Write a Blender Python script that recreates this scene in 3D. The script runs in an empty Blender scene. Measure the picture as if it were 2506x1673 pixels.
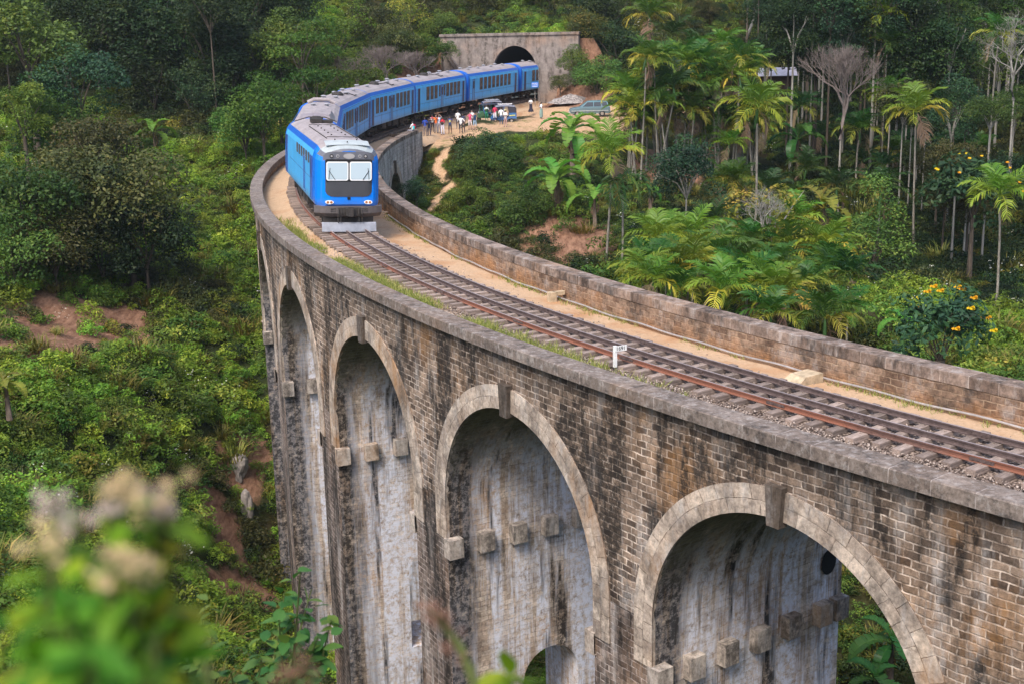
import bpy, bmesh, math, random
import numpy as np
from mathutils import Vector, Matrix, Euler
rad = math.radians
PI = math.pi
S = bpy.context.scene
C = S.collection

# ------------------------------------------------------------------ camera
FPX, W0, H0 = 3225.5, 2506.0, 1673.0
CAMZ, PITCH, ROLL = 10.158, 0.2447, -0.0241
def cam_basis():
    cp, sp, cr, sr = math.cos(PITCH), math.sin(PITCH), math.cos(ROLL), math.sin(ROLL)
    fw = Vector((0, cp, -sp)); r = Vector((1, 0, 0)); u = r.cross(fw)
    return r*cr+u*sr, u*cr-r*sr, fw
RB, UB, FW = cam_basis()
cam = bpy.data.objects.new('camera', bpy.data.cameras.new('camera'))
C.objects.link(cam); S.camera = cam
M = Matrix((RB, UB, -FW)).transposed().to_4x4(); M.translation = (0, 0, CAMZ)
cam.matrix_world = M
cam.data.sensor_width = 36.0; cam.data.lens = FPX/W0*36.0
cam.data.clip_start = 0.1; cam.data.clip_end = 2000
cam.data.dof.use_dof = True; cam.data.dof.focus_distance = 60.0; cam.data.dof.aperture_fstop = 2.8
def at(u, v, y):
    """world point seen at (u,v) of the 2349 px wide view, y metres ahead"""
    k = W0/2349.0
    d = FW + RB*((u*k-W0/2)/FPX) - UB*((v*k-H0/2)/FPX)
    return Vector((0, 0, CAMZ)) + d*(y/d.y)

# ------------------------------------------------------------------ light
w = bpy.data.worlds.new('World'); S.world = w; w.use_nodes = True
nt = w.node_tree; bg = nt.nodes['Background']
sky = nt.nodes.new('ShaderNodeTexSky'); sky.sky_type = 'NISHITA'; sky.sun_disc = False
SUN_EL, SUN_AZ = 52.0, 205.0         # azimuth clockwise from +y: behind the camera, a little left
sky.sun_elevation = rad(SUN_EL); sky.sun_rotation = rad(SUN_AZ)
sky.air_density = 1.0; sky.dust_density = 3.0; sky.ozone_density = 1.0
nt.links.new(sky.outputs[0], bg.inputs[0]); bg.inputs[1].default_value = 0.15
sun = bpy.data.objects.new('sun', bpy.data.lights.new('sun', 'SUN')); C.objects.link(sun)
sun.data.energy = 1.5; sun.data.angle = rad(20); sun.data.color = (1.0, 0.93, 0.82)
sd = Vector((math.sin(rad(SUN_AZ))*math.cos(rad(SUN_EL)), math.cos(rad(SUN_AZ))*math.cos(rad(SUN_EL)), math.sin(rad(SUN_EL))))
sun.rotation_euler = sd.to_track_quat('Z', 'Y').to_euler()
S.view_settings.view_transform = 'Standard'; S.view_settings.look = 'None'
S.view_settings.exposure = 1.0; S.view_settings.gamma = 1.0
cy = S.cycles
cy.max_bounces = 6; cy.diffuse_bounces = 3; cy.glossy_bounces = 2; cy.transmission_bounces = 4; cy.transparent_max_bounces = 4
cy.use_adaptive_sampling = True; cy.adaptive_threshold = 0.015
cy.use_denoising = True
try: cy.denoiser = 'OPENIMAGEDENOISE'
except Exception: pass

# ------------------------------------------------------------------ helpers
def tag(o, label=None, cat=None, group=None, kind=None):
    if label: o['label'] = label
    if cat: o['category'] = cat
    if group: o['group'] = group
    if kind: o['kind'] = kind
    return o
def empty(name, loc=(0, 0, 0), rz=0.0, label=None, cat=None, group=None, parent=None):
    o = bpy.data.objects.new(name, None); C.objects.link(o)
    o.location = loc; o.rotation_euler = (0, 0, rz); o.empty_display_size = 0.3
    if parent: o.parent = parent
    return tag(o, label, cat, group)
def link(name, me, parent=None, loc=None):
    o = bpy.data.objects.new(name, me); C.objects.link(o)
    if parent: o.parent = parent
    if loc is not None: o.location = loc
    return o
def npmesh(name, V, F, mats, mi=None, tint=None, smooth=False):
    V = np.asarray(V, 'f4'); F = np.asarray(F, 'i4'); n, k = F.shape
    me = bpy.data.meshes.new(name)
    me.vertices.add(len(V)); me.vertices.foreach_set('co', V.ravel())
    me.loops.add(n*k); me.loops.foreach_set('vertex_index', F.ravel())
    me.polygons.add(n); me.polygons.foreach_set('loop_start', np.arange(n, dtype='i4')*k)
    for m in mats: me.materials.append(m)
    if mi is not None: me.polygons.foreach_set('material_index', np.asarray(mi, 'i4'))
    if smooth: me.polygons.foreach_set('use_smooth', np.ones(n, bool))
    me.update(calc_edges=True)
    if tint is not None:
        a = me.attributes.new('tint', 'FLOAT', 'POINT'); a.data.foreach_set('value', np.asarray(tint, 'f4'))
    return me
class MB:
    """collects faces, links them as ONE mesh object"""
    def __init__(s): s.V = []; s.F = []; s.M = []; s.U = []
    def face(s, pts, uv=None, m=0):
        b = len(s.V); s.V += [tuple(p) for p in pts]; s.F.append(tuple(range(b, b+len(pts)))); s.M.append(m); s.U.append(uv)
    def box(s, c, d, rot=None, m=0, taper=1.0):
        c = Vector(c); hx, hy, hz = d[0]/2, d[1]/2, d[2]/2
        P = [Vector((x*(taper if z > 0 else 1), y*(taper if z > 0 else 1), z)) for z in (-hz, hz) for x, y in ((-hx, -hy), (hx, -hy), (hx, hy), (-hx, hy))]
        if rot is not None: P = [rot @ p for p in P]
        b = len(s.V); s.V += [tuple(p+c) for p in P]
        for f in ((3, 2, 1, 0), (4, 5, 6, 7), (0, 1, 5, 4), (1, 2, 6, 5), (2, 3, 7, 6), (3, 0, 4, 7)):
            s.F.append(tuple(b+i for i in f)); s.M.append(m); s.U.append(None)
        return s
    def tube(s, pts, r, n=8, m=0, cap=True):
        pts = [Vector(p) for p in pts]
        if not hasattr(r, '__len__'): r = [r]*len(pts)
        b = len(s.V); up = Vector((0, 0, 1))
        for i, p in enumerate(pts):
            t = (pts[min(i+1, len(pts)-1)]-pts[max(i-1, 0)]).normalized()
            a = t.cross(up)
            if a.length < 0.05: a = t.cross(Vector((0, 1, 0)))
            a.normalize(); c = a.cross(t)
            for j in range(n):
                q = 2*PI*j/n; s.V.append(tuple(p+(a*math.cos(q)+c*math.sin(q))*r[i]))
        for i in range(len(pts)-1):
            for j in range(n):
                k = (j+1) % n
                s.F.append((b+i*n+j, b+i*n+k, b+(i+1)*n+k, b+(i+1)*n+j)); s.M.append(m); s.U.append(None)
        if cap:
            s.F.append(tuple(b+j for j in range(n))); s.M.append(m); s.U.append(None)
            e = b+(len(pts)-1)*n; s.F.append(tuple(e+n-1-j for j in range(n))); s.M.append(m); s.U.append(None)
        return s
    def grid(s, G, uv=None, m=0, flip=False):
        """G[i][j] points, uv[i][j]"""
        b = len(s.V); ni, nj = len(G), len(G[0])
        for row in G: s.V += [tuple(p) for p in row]
        for i in range(ni-1):
            for j in range(nj-1):
                q = [(i, j), (i+1, j), (i+1, j+1), (i, j+1)]
                if flip: q.reverse()
                s.F.append(tuple(b+a*nj+c for a, c in q)); s.M.append(m)
                s.U.append([uv[a][c] for a, c in q] if uv else None)
        return s
    def build(s, name, mats, parent=None, smooth=False, loc=None, bevel=0, mesh_only=False):
        me = bpy.data.meshes.new(name); me.from_pydata(s.V, [], s.F)
        if not isinstance(mats, (list, tuple)): mats = [mats]
        for m in mats: me.materials.append(m)
        me.polygons.foreach_set('material_index', s.M)
        if smooth: me.polygons.foreach_set('use_smooth', [True]*len(s.F))
        if any(u is not None for u in s.U):
            L = me.uv_layers.new(name='UVMap').data; k = 0
            for f, u in zip(s.F, s.U):
                for c in range(len(f)):
                    if u: L[k].uv = u[c]
                    k += 1
        me.update()
        if mesh_only: return me
        o = link(name, me, parent, loc)
        if bevel:
            bv = o.modifiers.new('bevel', 'BEVEL'); bv.width = bevel; bv.segments = 2; bv.limit_method = 'ANGLE'; bv.angle_limit = rad(35)
        return o

# ------------------------------------------------------------------ materials
class NB:
    def __init__(s, name):
        s.mat = bpy.data.materials.new(name); s.mat.use_nodes = True
        s.nt = s.mat.node_tree; s.p = s.nt.nodes['Principled BSDF']; s.out = s.nt.nodes['Material Output']
    def n(s, t, **kw):
        x = s.nt.nodes.new(t)
        for k, v in kw.items(): setattr(x, k, v)
        return x
    def l(s, a, b): s.nt.links.new(a, b)
    def put(s, sock, v):
        if hasattr(v, 'bl_idname') or hasattr(v, 'is_output'): s.l(v, sock)
        elif isinstance(v, (tuple, list)) and len(v) == 3 and sock.type == 'RGBA': sock.default_value = (*v, 1)
        else: sock.default_value = v
    def mix(s, f, a, b, mode='MIX'):
        x = s.n('ShaderNodeMix', data_type='RGBA', blend_type=mode)
        s.put(x.inputs[0], f); s.put(x.inputs[6], a); s.put(x.inputs[7], b); return x.outputs[2]
    def math(s, op, a, b=0.0, clamp=False):
        x = s.n('ShaderNodeMath', operation=op, use_clamp=clamp); s.put(x.inputs[0], a); s.put(x.inputs[1], b); return x.outputs[0]
    def noise(s, vec=None, scale=1.0, detail=4, rough=0.6, sc=None, dim='3D'):
        if sc is not None:
            mp = s.n('ShaderNodeMapping'); mp.inputs['Scale'].default_value = sc
            if vec is not None: s.l(vec, mp.inputs[0])
            vec = mp.outputs[0]
        x = s.n('ShaderNodeTexNoise'); x.inputs['Scale'].default_value = scale
        x.inputs['Detail'].default_value = detail; x.inputs['Roughness'].default_value = rough
        if vec is not None: s.l(vec, x.inputs['Vector'])
        return x.outputs['Fac']
    def ramp(s, f, a, b):
        x = s.n('ShaderNodeMapRange'); x.inputs[1].default_value = a; x.inputs[2].default_value = b; s.l(f, x.inputs[0]); x.clamp = True
        return x.outputs[0]
    def pos(s): return s.n('ShaderNodeNewGeometry').outputs['Position']
    def uv(s): return s.n('ShaderNodeTexCoord').outputs['UV']
    def objc(s): return s.n('ShaderNodeTexCoord').outputs['Object']
    def attr(s, name): return s.n('ShaderNodeAttribute', attribute_name=name).outputs['Fac']
    def rnd(s): return s.n('ShaderNodeObjectInfo').outputs['Random']
    def bump(s, h, strength=0.4, dist=0.02):
        x = s.n('ShaderNodeBump'); x.inputs['Strength'].default_value = strength; x.inputs['Distance'].default_value = dist
        s.l(h, x.inputs['Height']); s.l(x.outputs[0], s.p.inputs['Normal']); return x
    def done(s, col=None, rough=0.8, metal=0.0, spec=None):
        if col is not None: s.put(s.p.inputs['Base Color'], col)
        s.put(s.p.inputs['Roughness'], rough); s.p.inputs['Metallic'].default_value = metal
        if spec is not None: s.p.inputs['Specular IOR Level'].default_value = spec
        return s.mat
def plain(name, col, rough=0.6, metal=0.0, var=0.25, scale=6.0, spec=None):
    b = NB(name); f = b.ramp(b.noise(b.objc(), scale, 5), 0.3, 0.7)
    c = b.mix(f, tuple(x*(1-var) for x in col), tuple(min(1, x*(1+var)) for x in col))
    return b.done(c, rough, metal, spec)
def leaf_mat(name, c1, c2, c3, trans=0.3, jit=0.35, rough=0.55):
    b = NB(name); t = b.attr('tint'); r = b.rnd()
    a = b.mix(b.ramp(t, 0.0, 0.6), c1, c2); a = b.mix(b.ramp(t, 0.6, 1.0), a, c3)
    h = b.n('ShaderNodeHueSaturation'); b.l(a, h.inputs['Color'])
    b.l(b.math('ADD', b.math('MULTIPLY', r, 0.06), 0.47), h.inputs['Hue'])
    b.l(b.math('ADD', b.math('MULTIPLY', b.math('FRACT', b.math('MULTIPLY', r, 7.31)), jit*2), 1-jit), h.inputs['Value'])
    c = h.outputs[0]
    b.done(c, rough, 0, 0.25)
    tr = b.n('ShaderNodeBsdfTranslucent'); b.l(b.mix(1.0, c, (1.25, 1.2, 0.55), 'MULTIPLY'), tr.inputs[0])
    mx = b.n('ShaderNodeMixShader'); mx.inputs[0].default_value = trans
    b.l(b.p.outputs[0], mx.inputs[1]); b.l(tr.outputs[0], mx.inputs[2]); b.l(mx.outputs[0], b.out.inputs[0])
    return b.mat
def stone_mat(name, c1, c2, mortar, bw=0.42, bh=0.205, msize=0.02, dark=0.5, pale=0.3, ochre=0.3, bump=0.6, offset=0.5, hs=0.9, vs=0.16, seed=0.0, darkcol=(0.016, 0.014, 0.013), palecol=(0.55, 0.52, 0.50), dth=(0.47, 0.60), pth=(0.50, 0.62), edge=None, top=None, vault=None, soil=None, patch=0.6, warp=0.10):
    """coursed masonry (UV in metres) with stains laid out in world space: streaks running down, lichen, limewash, ochre seeps; edge is a band of algae and painted shade, vault a tone by height"""
    b = NB(name); uv = b.uv(); mp = b.n('ShaderNodeMapping'); mp.inputs['Location'].default_value = (seed*7.3, seed*5.1, seed*3.7); b.l(b.pos(), mp.inputs[0]); P = mp.outputs[0]
    wv = b.n('ShaderNodeTexNoise'); wv.inputs['Scale'].default_value = 2.1; wv.inputs['Detail'].default_value = 3; b.l(P, wv.inputs['Vector'])
    ad = b.n('ShaderNodeVectorMath', operation='MULTIPLY_ADD'); b.l(wv.outputs['Color'], ad.inputs[0]); ad.inputs[1].default_value = (warp*1.6, warp, 0); b.l(uv, ad.inputs[2])
    br = b.n('ShaderNodeTexBrick', offset=offset); b.l(ad.outputs[0], br.inputs['Vector'])
    br.inputs['Scale'].default_value = 1.0; br.inputs['Brick Width'].default_value = bw; br.inputs['Row Height'].default_value = bh
    br.inputs['Mortar Size'].default_value = msize; br.inputs['Mortar Smooth'].default_value = 0.5; br.inputs['Bias'].default_value = 0.0
    mid = tuple((x+y)*0.5 for x, y in zip(c1, c2))
    for k, v in (('Color1', c1), ('Color2', c2), ('Mortar', mid)): br.inputs[k].default_value = (*v, 1)
    col = br.outputs['Color']
    g = b.noise(P, 7.0, 5, 0.75)
    col = b.mix(0.85, col, b.mix(b.ramp(g, 0.28, 0.72), (0.36, 0.34, 0.32), (1.65, 1.6, 1.52)), 'MULTIPLY')
    med = b.noise(P, 0.9, 4, 0.65)
    jn = b.math('MULTIPLY', br.outputs['Fac'], b.ramp(b.noise(P, 3.1, 4, 0.7), 0.38, 0.60))
    col = b.mix(jn, col, mortar)
    col = b.mix(patch, col, b.mix(b.ramp(med, 0.36, 0.64), (0.50, 0.47, 0.46), (1.45, 1.40, 1.34)), 'MULTIPLY')
    big = b.noise(P, 0.16, 4, 0.6)
    fine = b.noise(P, 4.0, 5, 0.8)
    col = b.mix(b.math('MULTIPLY', b.math('MULTIPLY', b.ramp(big, 0.50, 0.62), b.ramp(b.noise(P, 1, 4, 0.65, sc=(0.8, 0.8, 0.4)), 0.42, 0.6)), ochre), col, (0.40, 0.20, 0.07))
    st = b.noise(P, 1.0, 5, 0.68, sc=(hs, hs, vs))
    st2 = b.noise(P, 1.0, 5, 0.72, sc=(hs*2.1, hs*2.1, vs*1.5))
    pm = b.math('MULTIPLY', b.math('MULTIPLY', b.ramp(st2, *pth), b.ramp(fine, 0.36, 0.56)), pale)
    col = b.mix(pm, col, palecol)
    dm = b.math('MULTIPLY', b.ramp(st, *dth), b.ramp(fine, 0.30, 0.52))
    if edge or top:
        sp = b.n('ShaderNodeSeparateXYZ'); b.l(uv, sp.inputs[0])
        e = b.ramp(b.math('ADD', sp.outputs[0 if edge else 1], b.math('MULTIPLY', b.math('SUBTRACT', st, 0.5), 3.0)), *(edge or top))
        dm = b.math('MAXIMUM', dm, b.math('MULTIPLY', e, b.ramp(fine, 0.25, 0.55)))  # edge: one dark band for algae and painted shade; top: rain staining
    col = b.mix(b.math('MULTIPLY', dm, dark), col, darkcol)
    if soil:
        sz = b.n('ShaderNodeSeparateXYZ'); b.l(b.pos(), sz.inputs[0])
        so = b.ramp(b.math('SUBTRACT', b.math('ADD', b.math('MULTIPLY', b.math('SUBTRACT', med, 0.5), 2.0), b.math('MULTIPLY', b.math('SUBTRACT', big, 0.5), 2.0)), sz.outputs[2]), *soil)
        col = b.mix(b.math('MULTIPLY', so, 0.75), col, b.mix(b.ramp(g, 0.3, 0.7), (0.16, 0.075, 0.035), (0.48, 0.245, 0.105)))
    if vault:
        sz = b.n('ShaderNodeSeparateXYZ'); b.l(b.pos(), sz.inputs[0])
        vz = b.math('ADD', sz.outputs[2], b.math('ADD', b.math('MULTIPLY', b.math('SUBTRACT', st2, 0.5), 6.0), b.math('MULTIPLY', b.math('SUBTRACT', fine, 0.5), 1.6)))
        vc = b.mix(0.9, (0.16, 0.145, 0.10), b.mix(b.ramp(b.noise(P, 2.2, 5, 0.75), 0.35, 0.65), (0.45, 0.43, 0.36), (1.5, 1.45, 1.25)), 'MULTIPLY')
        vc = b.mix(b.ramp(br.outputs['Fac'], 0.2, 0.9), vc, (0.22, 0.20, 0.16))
        col = b.mix(b.math('MULTIPLY', b.ramp(vz, *vault), 0.92), col, vc)  # vault: dark olive tone blended in towards the arch crowns
    b.bump(b.math('ADD', b.math('MULTIPLY', g, 0.7), b.math('MULTIPLY', br.outputs['Fac'], -0.9)), bump, 0.05)
    return b.done(col, 0.92, 0, 0.2)
MT = {}
MT['spandrel'] = stone_mat('spandrel_stone', (0.075, 0.056, 0.046), (0.345, 0.265, 0.21), (0.66, 0.555, 0.47), dark=0.90, pale=0.55, ochre=0.55, hs=0.75, vs=0.17, dth=(0.45, 0.57), top=(-1.9, 0.1), msize=0.026)
MT['spandrel_in'] = stone_mat('inner_face_stone', (0.38, 0.35, 0.34), (0.52, 0.485, 0.47), (0.20, 0.18, 0.17), bh=0.3, bw=0.6, dark=0.5, pale=0.6, ochre=0.1, seed=3)
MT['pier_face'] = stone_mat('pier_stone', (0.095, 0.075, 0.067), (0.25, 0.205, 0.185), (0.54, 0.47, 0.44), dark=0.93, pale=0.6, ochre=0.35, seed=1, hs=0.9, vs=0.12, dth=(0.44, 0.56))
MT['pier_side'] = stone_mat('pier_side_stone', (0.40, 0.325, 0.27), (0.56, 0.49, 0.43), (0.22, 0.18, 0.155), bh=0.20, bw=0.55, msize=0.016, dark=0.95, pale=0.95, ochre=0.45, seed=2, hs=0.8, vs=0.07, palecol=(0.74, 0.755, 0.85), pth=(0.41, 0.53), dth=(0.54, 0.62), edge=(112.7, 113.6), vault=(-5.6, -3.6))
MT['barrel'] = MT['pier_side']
MT['ring'] = stone_mat('voussoir_stone', (0.34, 0.285, 0.245), (0.53, 0.465, 0.41), (0.12, 0.092, 0.072), bw=0.6, bh=0.41, msize=0.014, dark=0.5, pale=0.45, ochre=0.6, seed=5, hs=1.1, vs=0.5, warp=0.06, dth=(0.48, 0.62), patch=0.6)
MT['keystone'] = stone_mat('dark_keystone', (0.07, 0.058, 0.05), (0.095, 0.08, 0.07), (0.06, 0.05, 0.045), bw=9, bh=9, dark=0.4, pale=0.2, ochre=0.1, seed=6)
MT['coping'] = stone_mat('coping_stone', (0.145, 0.120, 0.108), (0.21, 0.18, 0.165), (0.42, 0.37, 0.35), bw=1.05, bh=9.0, msize=0.014, dark=0.65, pale=0.35, ochre=0.12, seed=7, hs=2.2, vs=2.2, bump=0.3, offset=0.0, warp=0.02, patch=0.35, dth=(0.52, 0.66))
MT['parapet'] = stone_mat('parapet_stone', (0.150, 0.100, 0.074), (0.31, 0.225, 0.17), (0.40, 0.30, 0.21), bh=0.2, bw=0.45, dark=0.75, pale=0.35, ochre=0.6, seed=8, hs=0.6, vs=0.5, dth=(0.50, 0.64), soil=(0.25, 0.85))
MT['coping_in'] = stone_mat('inner_coping_stone', (0.17, 0.13, 0.11), (0.25, 0.20, 0.175), (0.50, 0.43, 0.38), bw=0.95, bh=9.0, msize=0.014, dark=0.75, pale=0.4, ochre=0.2, seed=11, hs=1.4, vs=0.5, bump=0.4, offset=0.0, warp=0.02, patch=0.5)
MT['corbel'] = stone_mat('corbel_stone', (0.38, 0.34, 0.31), (0.50, 0.46, 0.43), (0.3, 0.28, 0.27), bw=9, bh=9, dark=0.7, pale=0.6, ochre=0.5, seed=9, hs=1.5, vs=0.5, dth=(0.44, 0.58))
MT['hole'] = plain('dark_hole', (0.008, 0.008, 0.008), 1.0)
# ------------------------------------------------------------------ layout: the curved line
CX, CY, RT = 97.028, 99.861, 111.033          # centre of the curve and radius of the track centre line
RO, RI = 114.2, 106.35                         # spandrel faces of the viaduct
def cylp(a, r, z): return Vector((CX+r*math.cos(rad(a)), CY+r*math.sin(rad(a)), z))
def onz(u, v, z):
    a = at(u, v, 1.0); d = a-Vector((0, 0, CAMZ)); return Vector((0, 0, CAMZ))+d*((z-CAMZ)/d.z)
A0 = 228.0; DEG = RT*PI/180
def s_of(a): return (A0-a)*DEG
TP = []; a = A0; ds = 0.5
while a > 166.0:
    p = cylp(a, RT, 0); TP.append((p.x, p.y, 0.0, rad(180-a))); a -= ds/DEG
x, y, z, hd = TP[-1][0], TP[-1][1], 0.0, TP[-1][3]; L1 = len(TP); q = 0.0
while len(TP) < L1+150:
    hd += rad(0.2)*ds; x += math.sin(hd)*ds; y += math.cos(hd)*ds; q += ds; z = 0.0
    TP.append((x, y, z, hd))
TPA = np.array(TP)
# the line eases towards the inner side near the far end
_f = np.interp(np.arange(len(TP))*ds, [s_of(208), s_of(198), s_of(188), s_of(166), s_of(166)+20, s_of(166)+37, s_of(166)+75], [0, 0.16, 0.2, 0.25, 0.4, 0.7, 1.6])
TPA[:, 0] += np.cos(TPA[:, 3])*_f; TPA[:, 1] -= np.sin(TPA[:, 3])*_f
SMAX = (len(TP)-1)*ds
def pos(s, o=0.0, z=0.0):
    """point s metres along the line from the near end, o metres to the outer (left) side, z above the rail"""
    k = max(0, min(len(TP)-1.001, s/ds)); i = int(k); f = k-i
    p = TPA[i]*(1-f)+TPA[i+1]*f
    return Vector((p[0]-math.cos(p[3])*o, p[1]+math.sin(p[3])*o, p[2]+z))
def head(s):
    k = max(0, min(len(TP)-1.001, s/ds)); i = int(k); f = k-i
    return TPA[i][3]*(1-f)+TPA[i+1][3]*f

S_PORTAL = s_of(166.0)+39.4
PP = pos(S_PORTAL); PH = rad(12.0)
PDIR = Vector((math.sin(PH), math.cos(PH), 0)); PSIDE = Vector((math.cos(PH), -math.sin(PH), 0))   # into the hill / to the right
PORC = Vector((1.15, 164.6, 0))               # centre of the tunnel mouth

# ------------------------------------------------------------------ terrain
def ctl():
    P = [(0, 0, 8.4), (-8, 0, 8.2), (8, -2, 7.5), (-20, 0, 8), (0, 6, 4.5), (-6, 8, 3.5), (6, 8, 2.5), (0, 14, -2.5), (-10, 16, -2.0), (10, 14, -4), (0, 24, -11), (-14, 26, -7.0), (-6, 34, -14.5), (4, 40, -21), (-6, 50, -22), (14, 30, -19), (20, 20, -8), (27, 12, -1.2), (40, 0, 0), (20, 4, 2), (60, -10, 4),
         (20, 45, -22), (30, 35, -16), (45, 20, -8), (30, 60, -15), (10, 60, -21), (0, 66, -22.5), (-9, 66, -24), (-16, 72, -24), (-8, 84, -20), (-2, 90, -12), (8, 80, -13),
         (-14, 92, -15), (-8, 104, -8.0), (-14, 108, -9.5), (-17, 118, -6.0), (-14.5, 128, -2.5), (-12, 140, -1.6), (-9, 155, -1.4), (-9.5, 127, -1.6), (-6.3, 119, -2.2), (-9, 114, -5.2),
         (-7, 124.3, -0.75), (0, 129, -0.75), (4, 127, -0.9), (5, 140, -0.7), (12, 147, -0.6), (3, 152, -0.7), (-3, 140, -0.7), (16, 141, -0.8), (22, 142, -0.7), (8, 133, -0.8), (16, 132, -1.2),
         (-1, 158, -0.6), (5, 160, -0.5), (10, 160, 1.5), (14, 158, 3.0), (20, 160, 3.5), (10, 170, 7.2), (-8, 172, 7.3), (-14, 164, 5.0), (-14, 155, 2.0), (0, 172, 7.4), (0, 190, 13), (-20, 185, 15), (20, 190, 15), (0, 220, 26), (40, 230, 30), (-40, 230, 32), (0, 270, 45), (60, 280, 50), (-60, 280, 50), (120, 240, 45), (-130, 240, 50), (0, 320, 62), (120, 320, 70), (-120, 320, 70),
         (30, 160, 1.0), (40, 140, -2.5), (55, 150, -1.5), (50, 180, 8), (80, 170, 8), (80, 200, 22), (55, 120, -5), (90, 120, 0), (120, 150, 15), (140, 80, 10), (100, 80, -2), (70, 70, -8), (90, 40, -2), (60, 45, -9), (140, 20, 12),
         (-25, 165, 7), (-40, 150, 2.5), (-55, 160, 8), (-40, 190, 16), (-80, 150, 12), (-80, 200, 28), (-130, 150, 25), (-60, 120, 2), (-90, 100, 8), (-60, 90, -3), (-60, 60, -1), (-100, 50, 10), (-35, 50, -6.5), (-45, 30, 0), (-80, 10, 8), (-120, 0, 15)]
    for u, v, y in [(500, 1500, 62), (300, 1300, 60), (500, 1120, 79), (590, 960, 90), (620, 1330, 79), (590, 700, 104), (570, 480, 122), (480, 400, 128), (400, 312, 140), (250, 318, 142), (150, 640, 96), (150, 740, 89), (300, 1000, 73), (100, 1000, 69), (0, 1200, 52), (100, 1540, 40), (0, 900, 72), (0, 700, 88), (330, 840, 84), (450, 700, 100),
                    (1020, 335, 120), (1000, 440, 112), (1000, 485, 107), (1100, 420, 113), (1280, 500, 104), (1290, 555, 99), (1440, 420, 116), (1500, 460, 112), (1560, 390, 120), (1720, 480, 112), (1700, 330, 135), (1250, 320, 124), (1390, 600, 93), (2000, 600, 98), (2200, 700, 86), (2340, 800, 78), (1700, 700, 78), (1900, 760, 74)]:
        P.append(tuple(at(u, v, y)))
    return np.array(P, float)
CT = ctl()
def _phi(r2): return 0.5*r2*np.log(r2+1e-9)
_n = len(CT); _d2 = ((CT[:, None, :2]-CT[None, :, :2])**2).sum(-1)
_A = np.zeros((_n+3, _n+3)); _A[:_n, :_n] = _phi(_d2)+np.eye(_n)*25.0
_A[:_n, _n] = 1; _A[:_n, _n+1:] = CT[:, :2]; _A[_n:, :_n] = _A[:_n, _n:].T
_W = np.linalg.solve(_A, np.concatenate([CT[:, 2], [0, 0, 0]]))
TXY = TPA[:, :2]
def terr(x, y):
    x = np.atleast_1d(np.asarray(x, float)); y = np.atleast_1d(np.asarray(y, float))
    z = np.empty_like(x)
    for i in range(0, len(x), 4000):
        X = np.stack([x[i:i+4000], y[i:i+4000]], 1)
        z[i:i+4000] = _phi(((X[:, None]-CT[None, :, :2])**2).sum(-1)) @ _W[:_n] + _W[_n] + X @ _W[_n+1:]
    z += 0.35*np.sin(x*0.42+1.3*np.sin(y*0.21))*np.sin(y*0.37+np.sin(x*0.17)) + 0.14*np.sin(x*1.3+y*0.9)*np.sin(y*1.1-x*0.6)
    dx, dy = x-PORC.x, y-PORC.y
    A = dx*PDIR.x+dy*PDIR.y; B = dx*PSIDE.x+dy*PSIDE.y
    k = np.minimum(np.abs(B)-3.2, 99)
    fl = -0.55+np.maximum(0, k-1.5)*0.85
    m = (A < 0.9) & (A > -13) & (np.abs(B) < 10)
    z = np.where(m, np.minimum(z, fl), z)
    m = (A >= 0.9) & (A < 14) & (np.abs(B) < 9.5)
    z = np.where(m, np.maximum(z, 6.9), z)
    d = np.sqrt(((np.stack([x, y], 1)[:, None, :]-TXY[None, ::4])**2).sum(-1)).min(1) if len(x) < 60000 else None
    if d is None:
        d = np.concatenate([np.sqrt(((np.stack([x[i:i+8000], y[i:i+8000]], 1)[:, None, :]-TXY[None, ::4])**2).sum(-1)).min(1) for i in range(0, len(x), 8000)])
    near = (A < 0.9)
    z = np.where(near & (d < 4.5), np.minimum(z, -0.95+0.0*d), z)
    return z
def tz(x, y): return float(terr(x, y)[0])

def seg_dist(x, y, pts):
    d = np.full(x.shape, 1e9)
    for (x0, y0), (x1, y1) in zip(pts[:-1], pts[1:]):
        vx, vy = x1-x0, y1-y0; t = np.clip(((x-x0)*vx+(y-y0)*vy)/(vx*vx+vy*vy), 0, 1)
        d = np.minimum(d, np.hypot(x-x0-t*vx, y-y0-t*vy))
    return d
def atg(u, v, y0=60, y1=200):
    """where the line of sight through (u,v) meets the ground"""
    ys = np.linspace(y0, y1, 500); a = at(u, v, 1.0); dx, dz = a.x, a.z-CAMZ
    h = terr(dx*ys, ys)-(CAMZ+dz*ys); k = np.argmax(h > 0)
    return (dx*ys[k], ys[k])
PATH = [atg(*p) for p in ((1050, 325), (1020, 360), (1000, 385), (1010, 410), (1030, 430), (1005, 460), (985, 485))]
_q = [(-7.5, 124), (-3, 127), (1, 130), (4, 134), (7, 140), (12, 144), (20, 146)]
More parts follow.
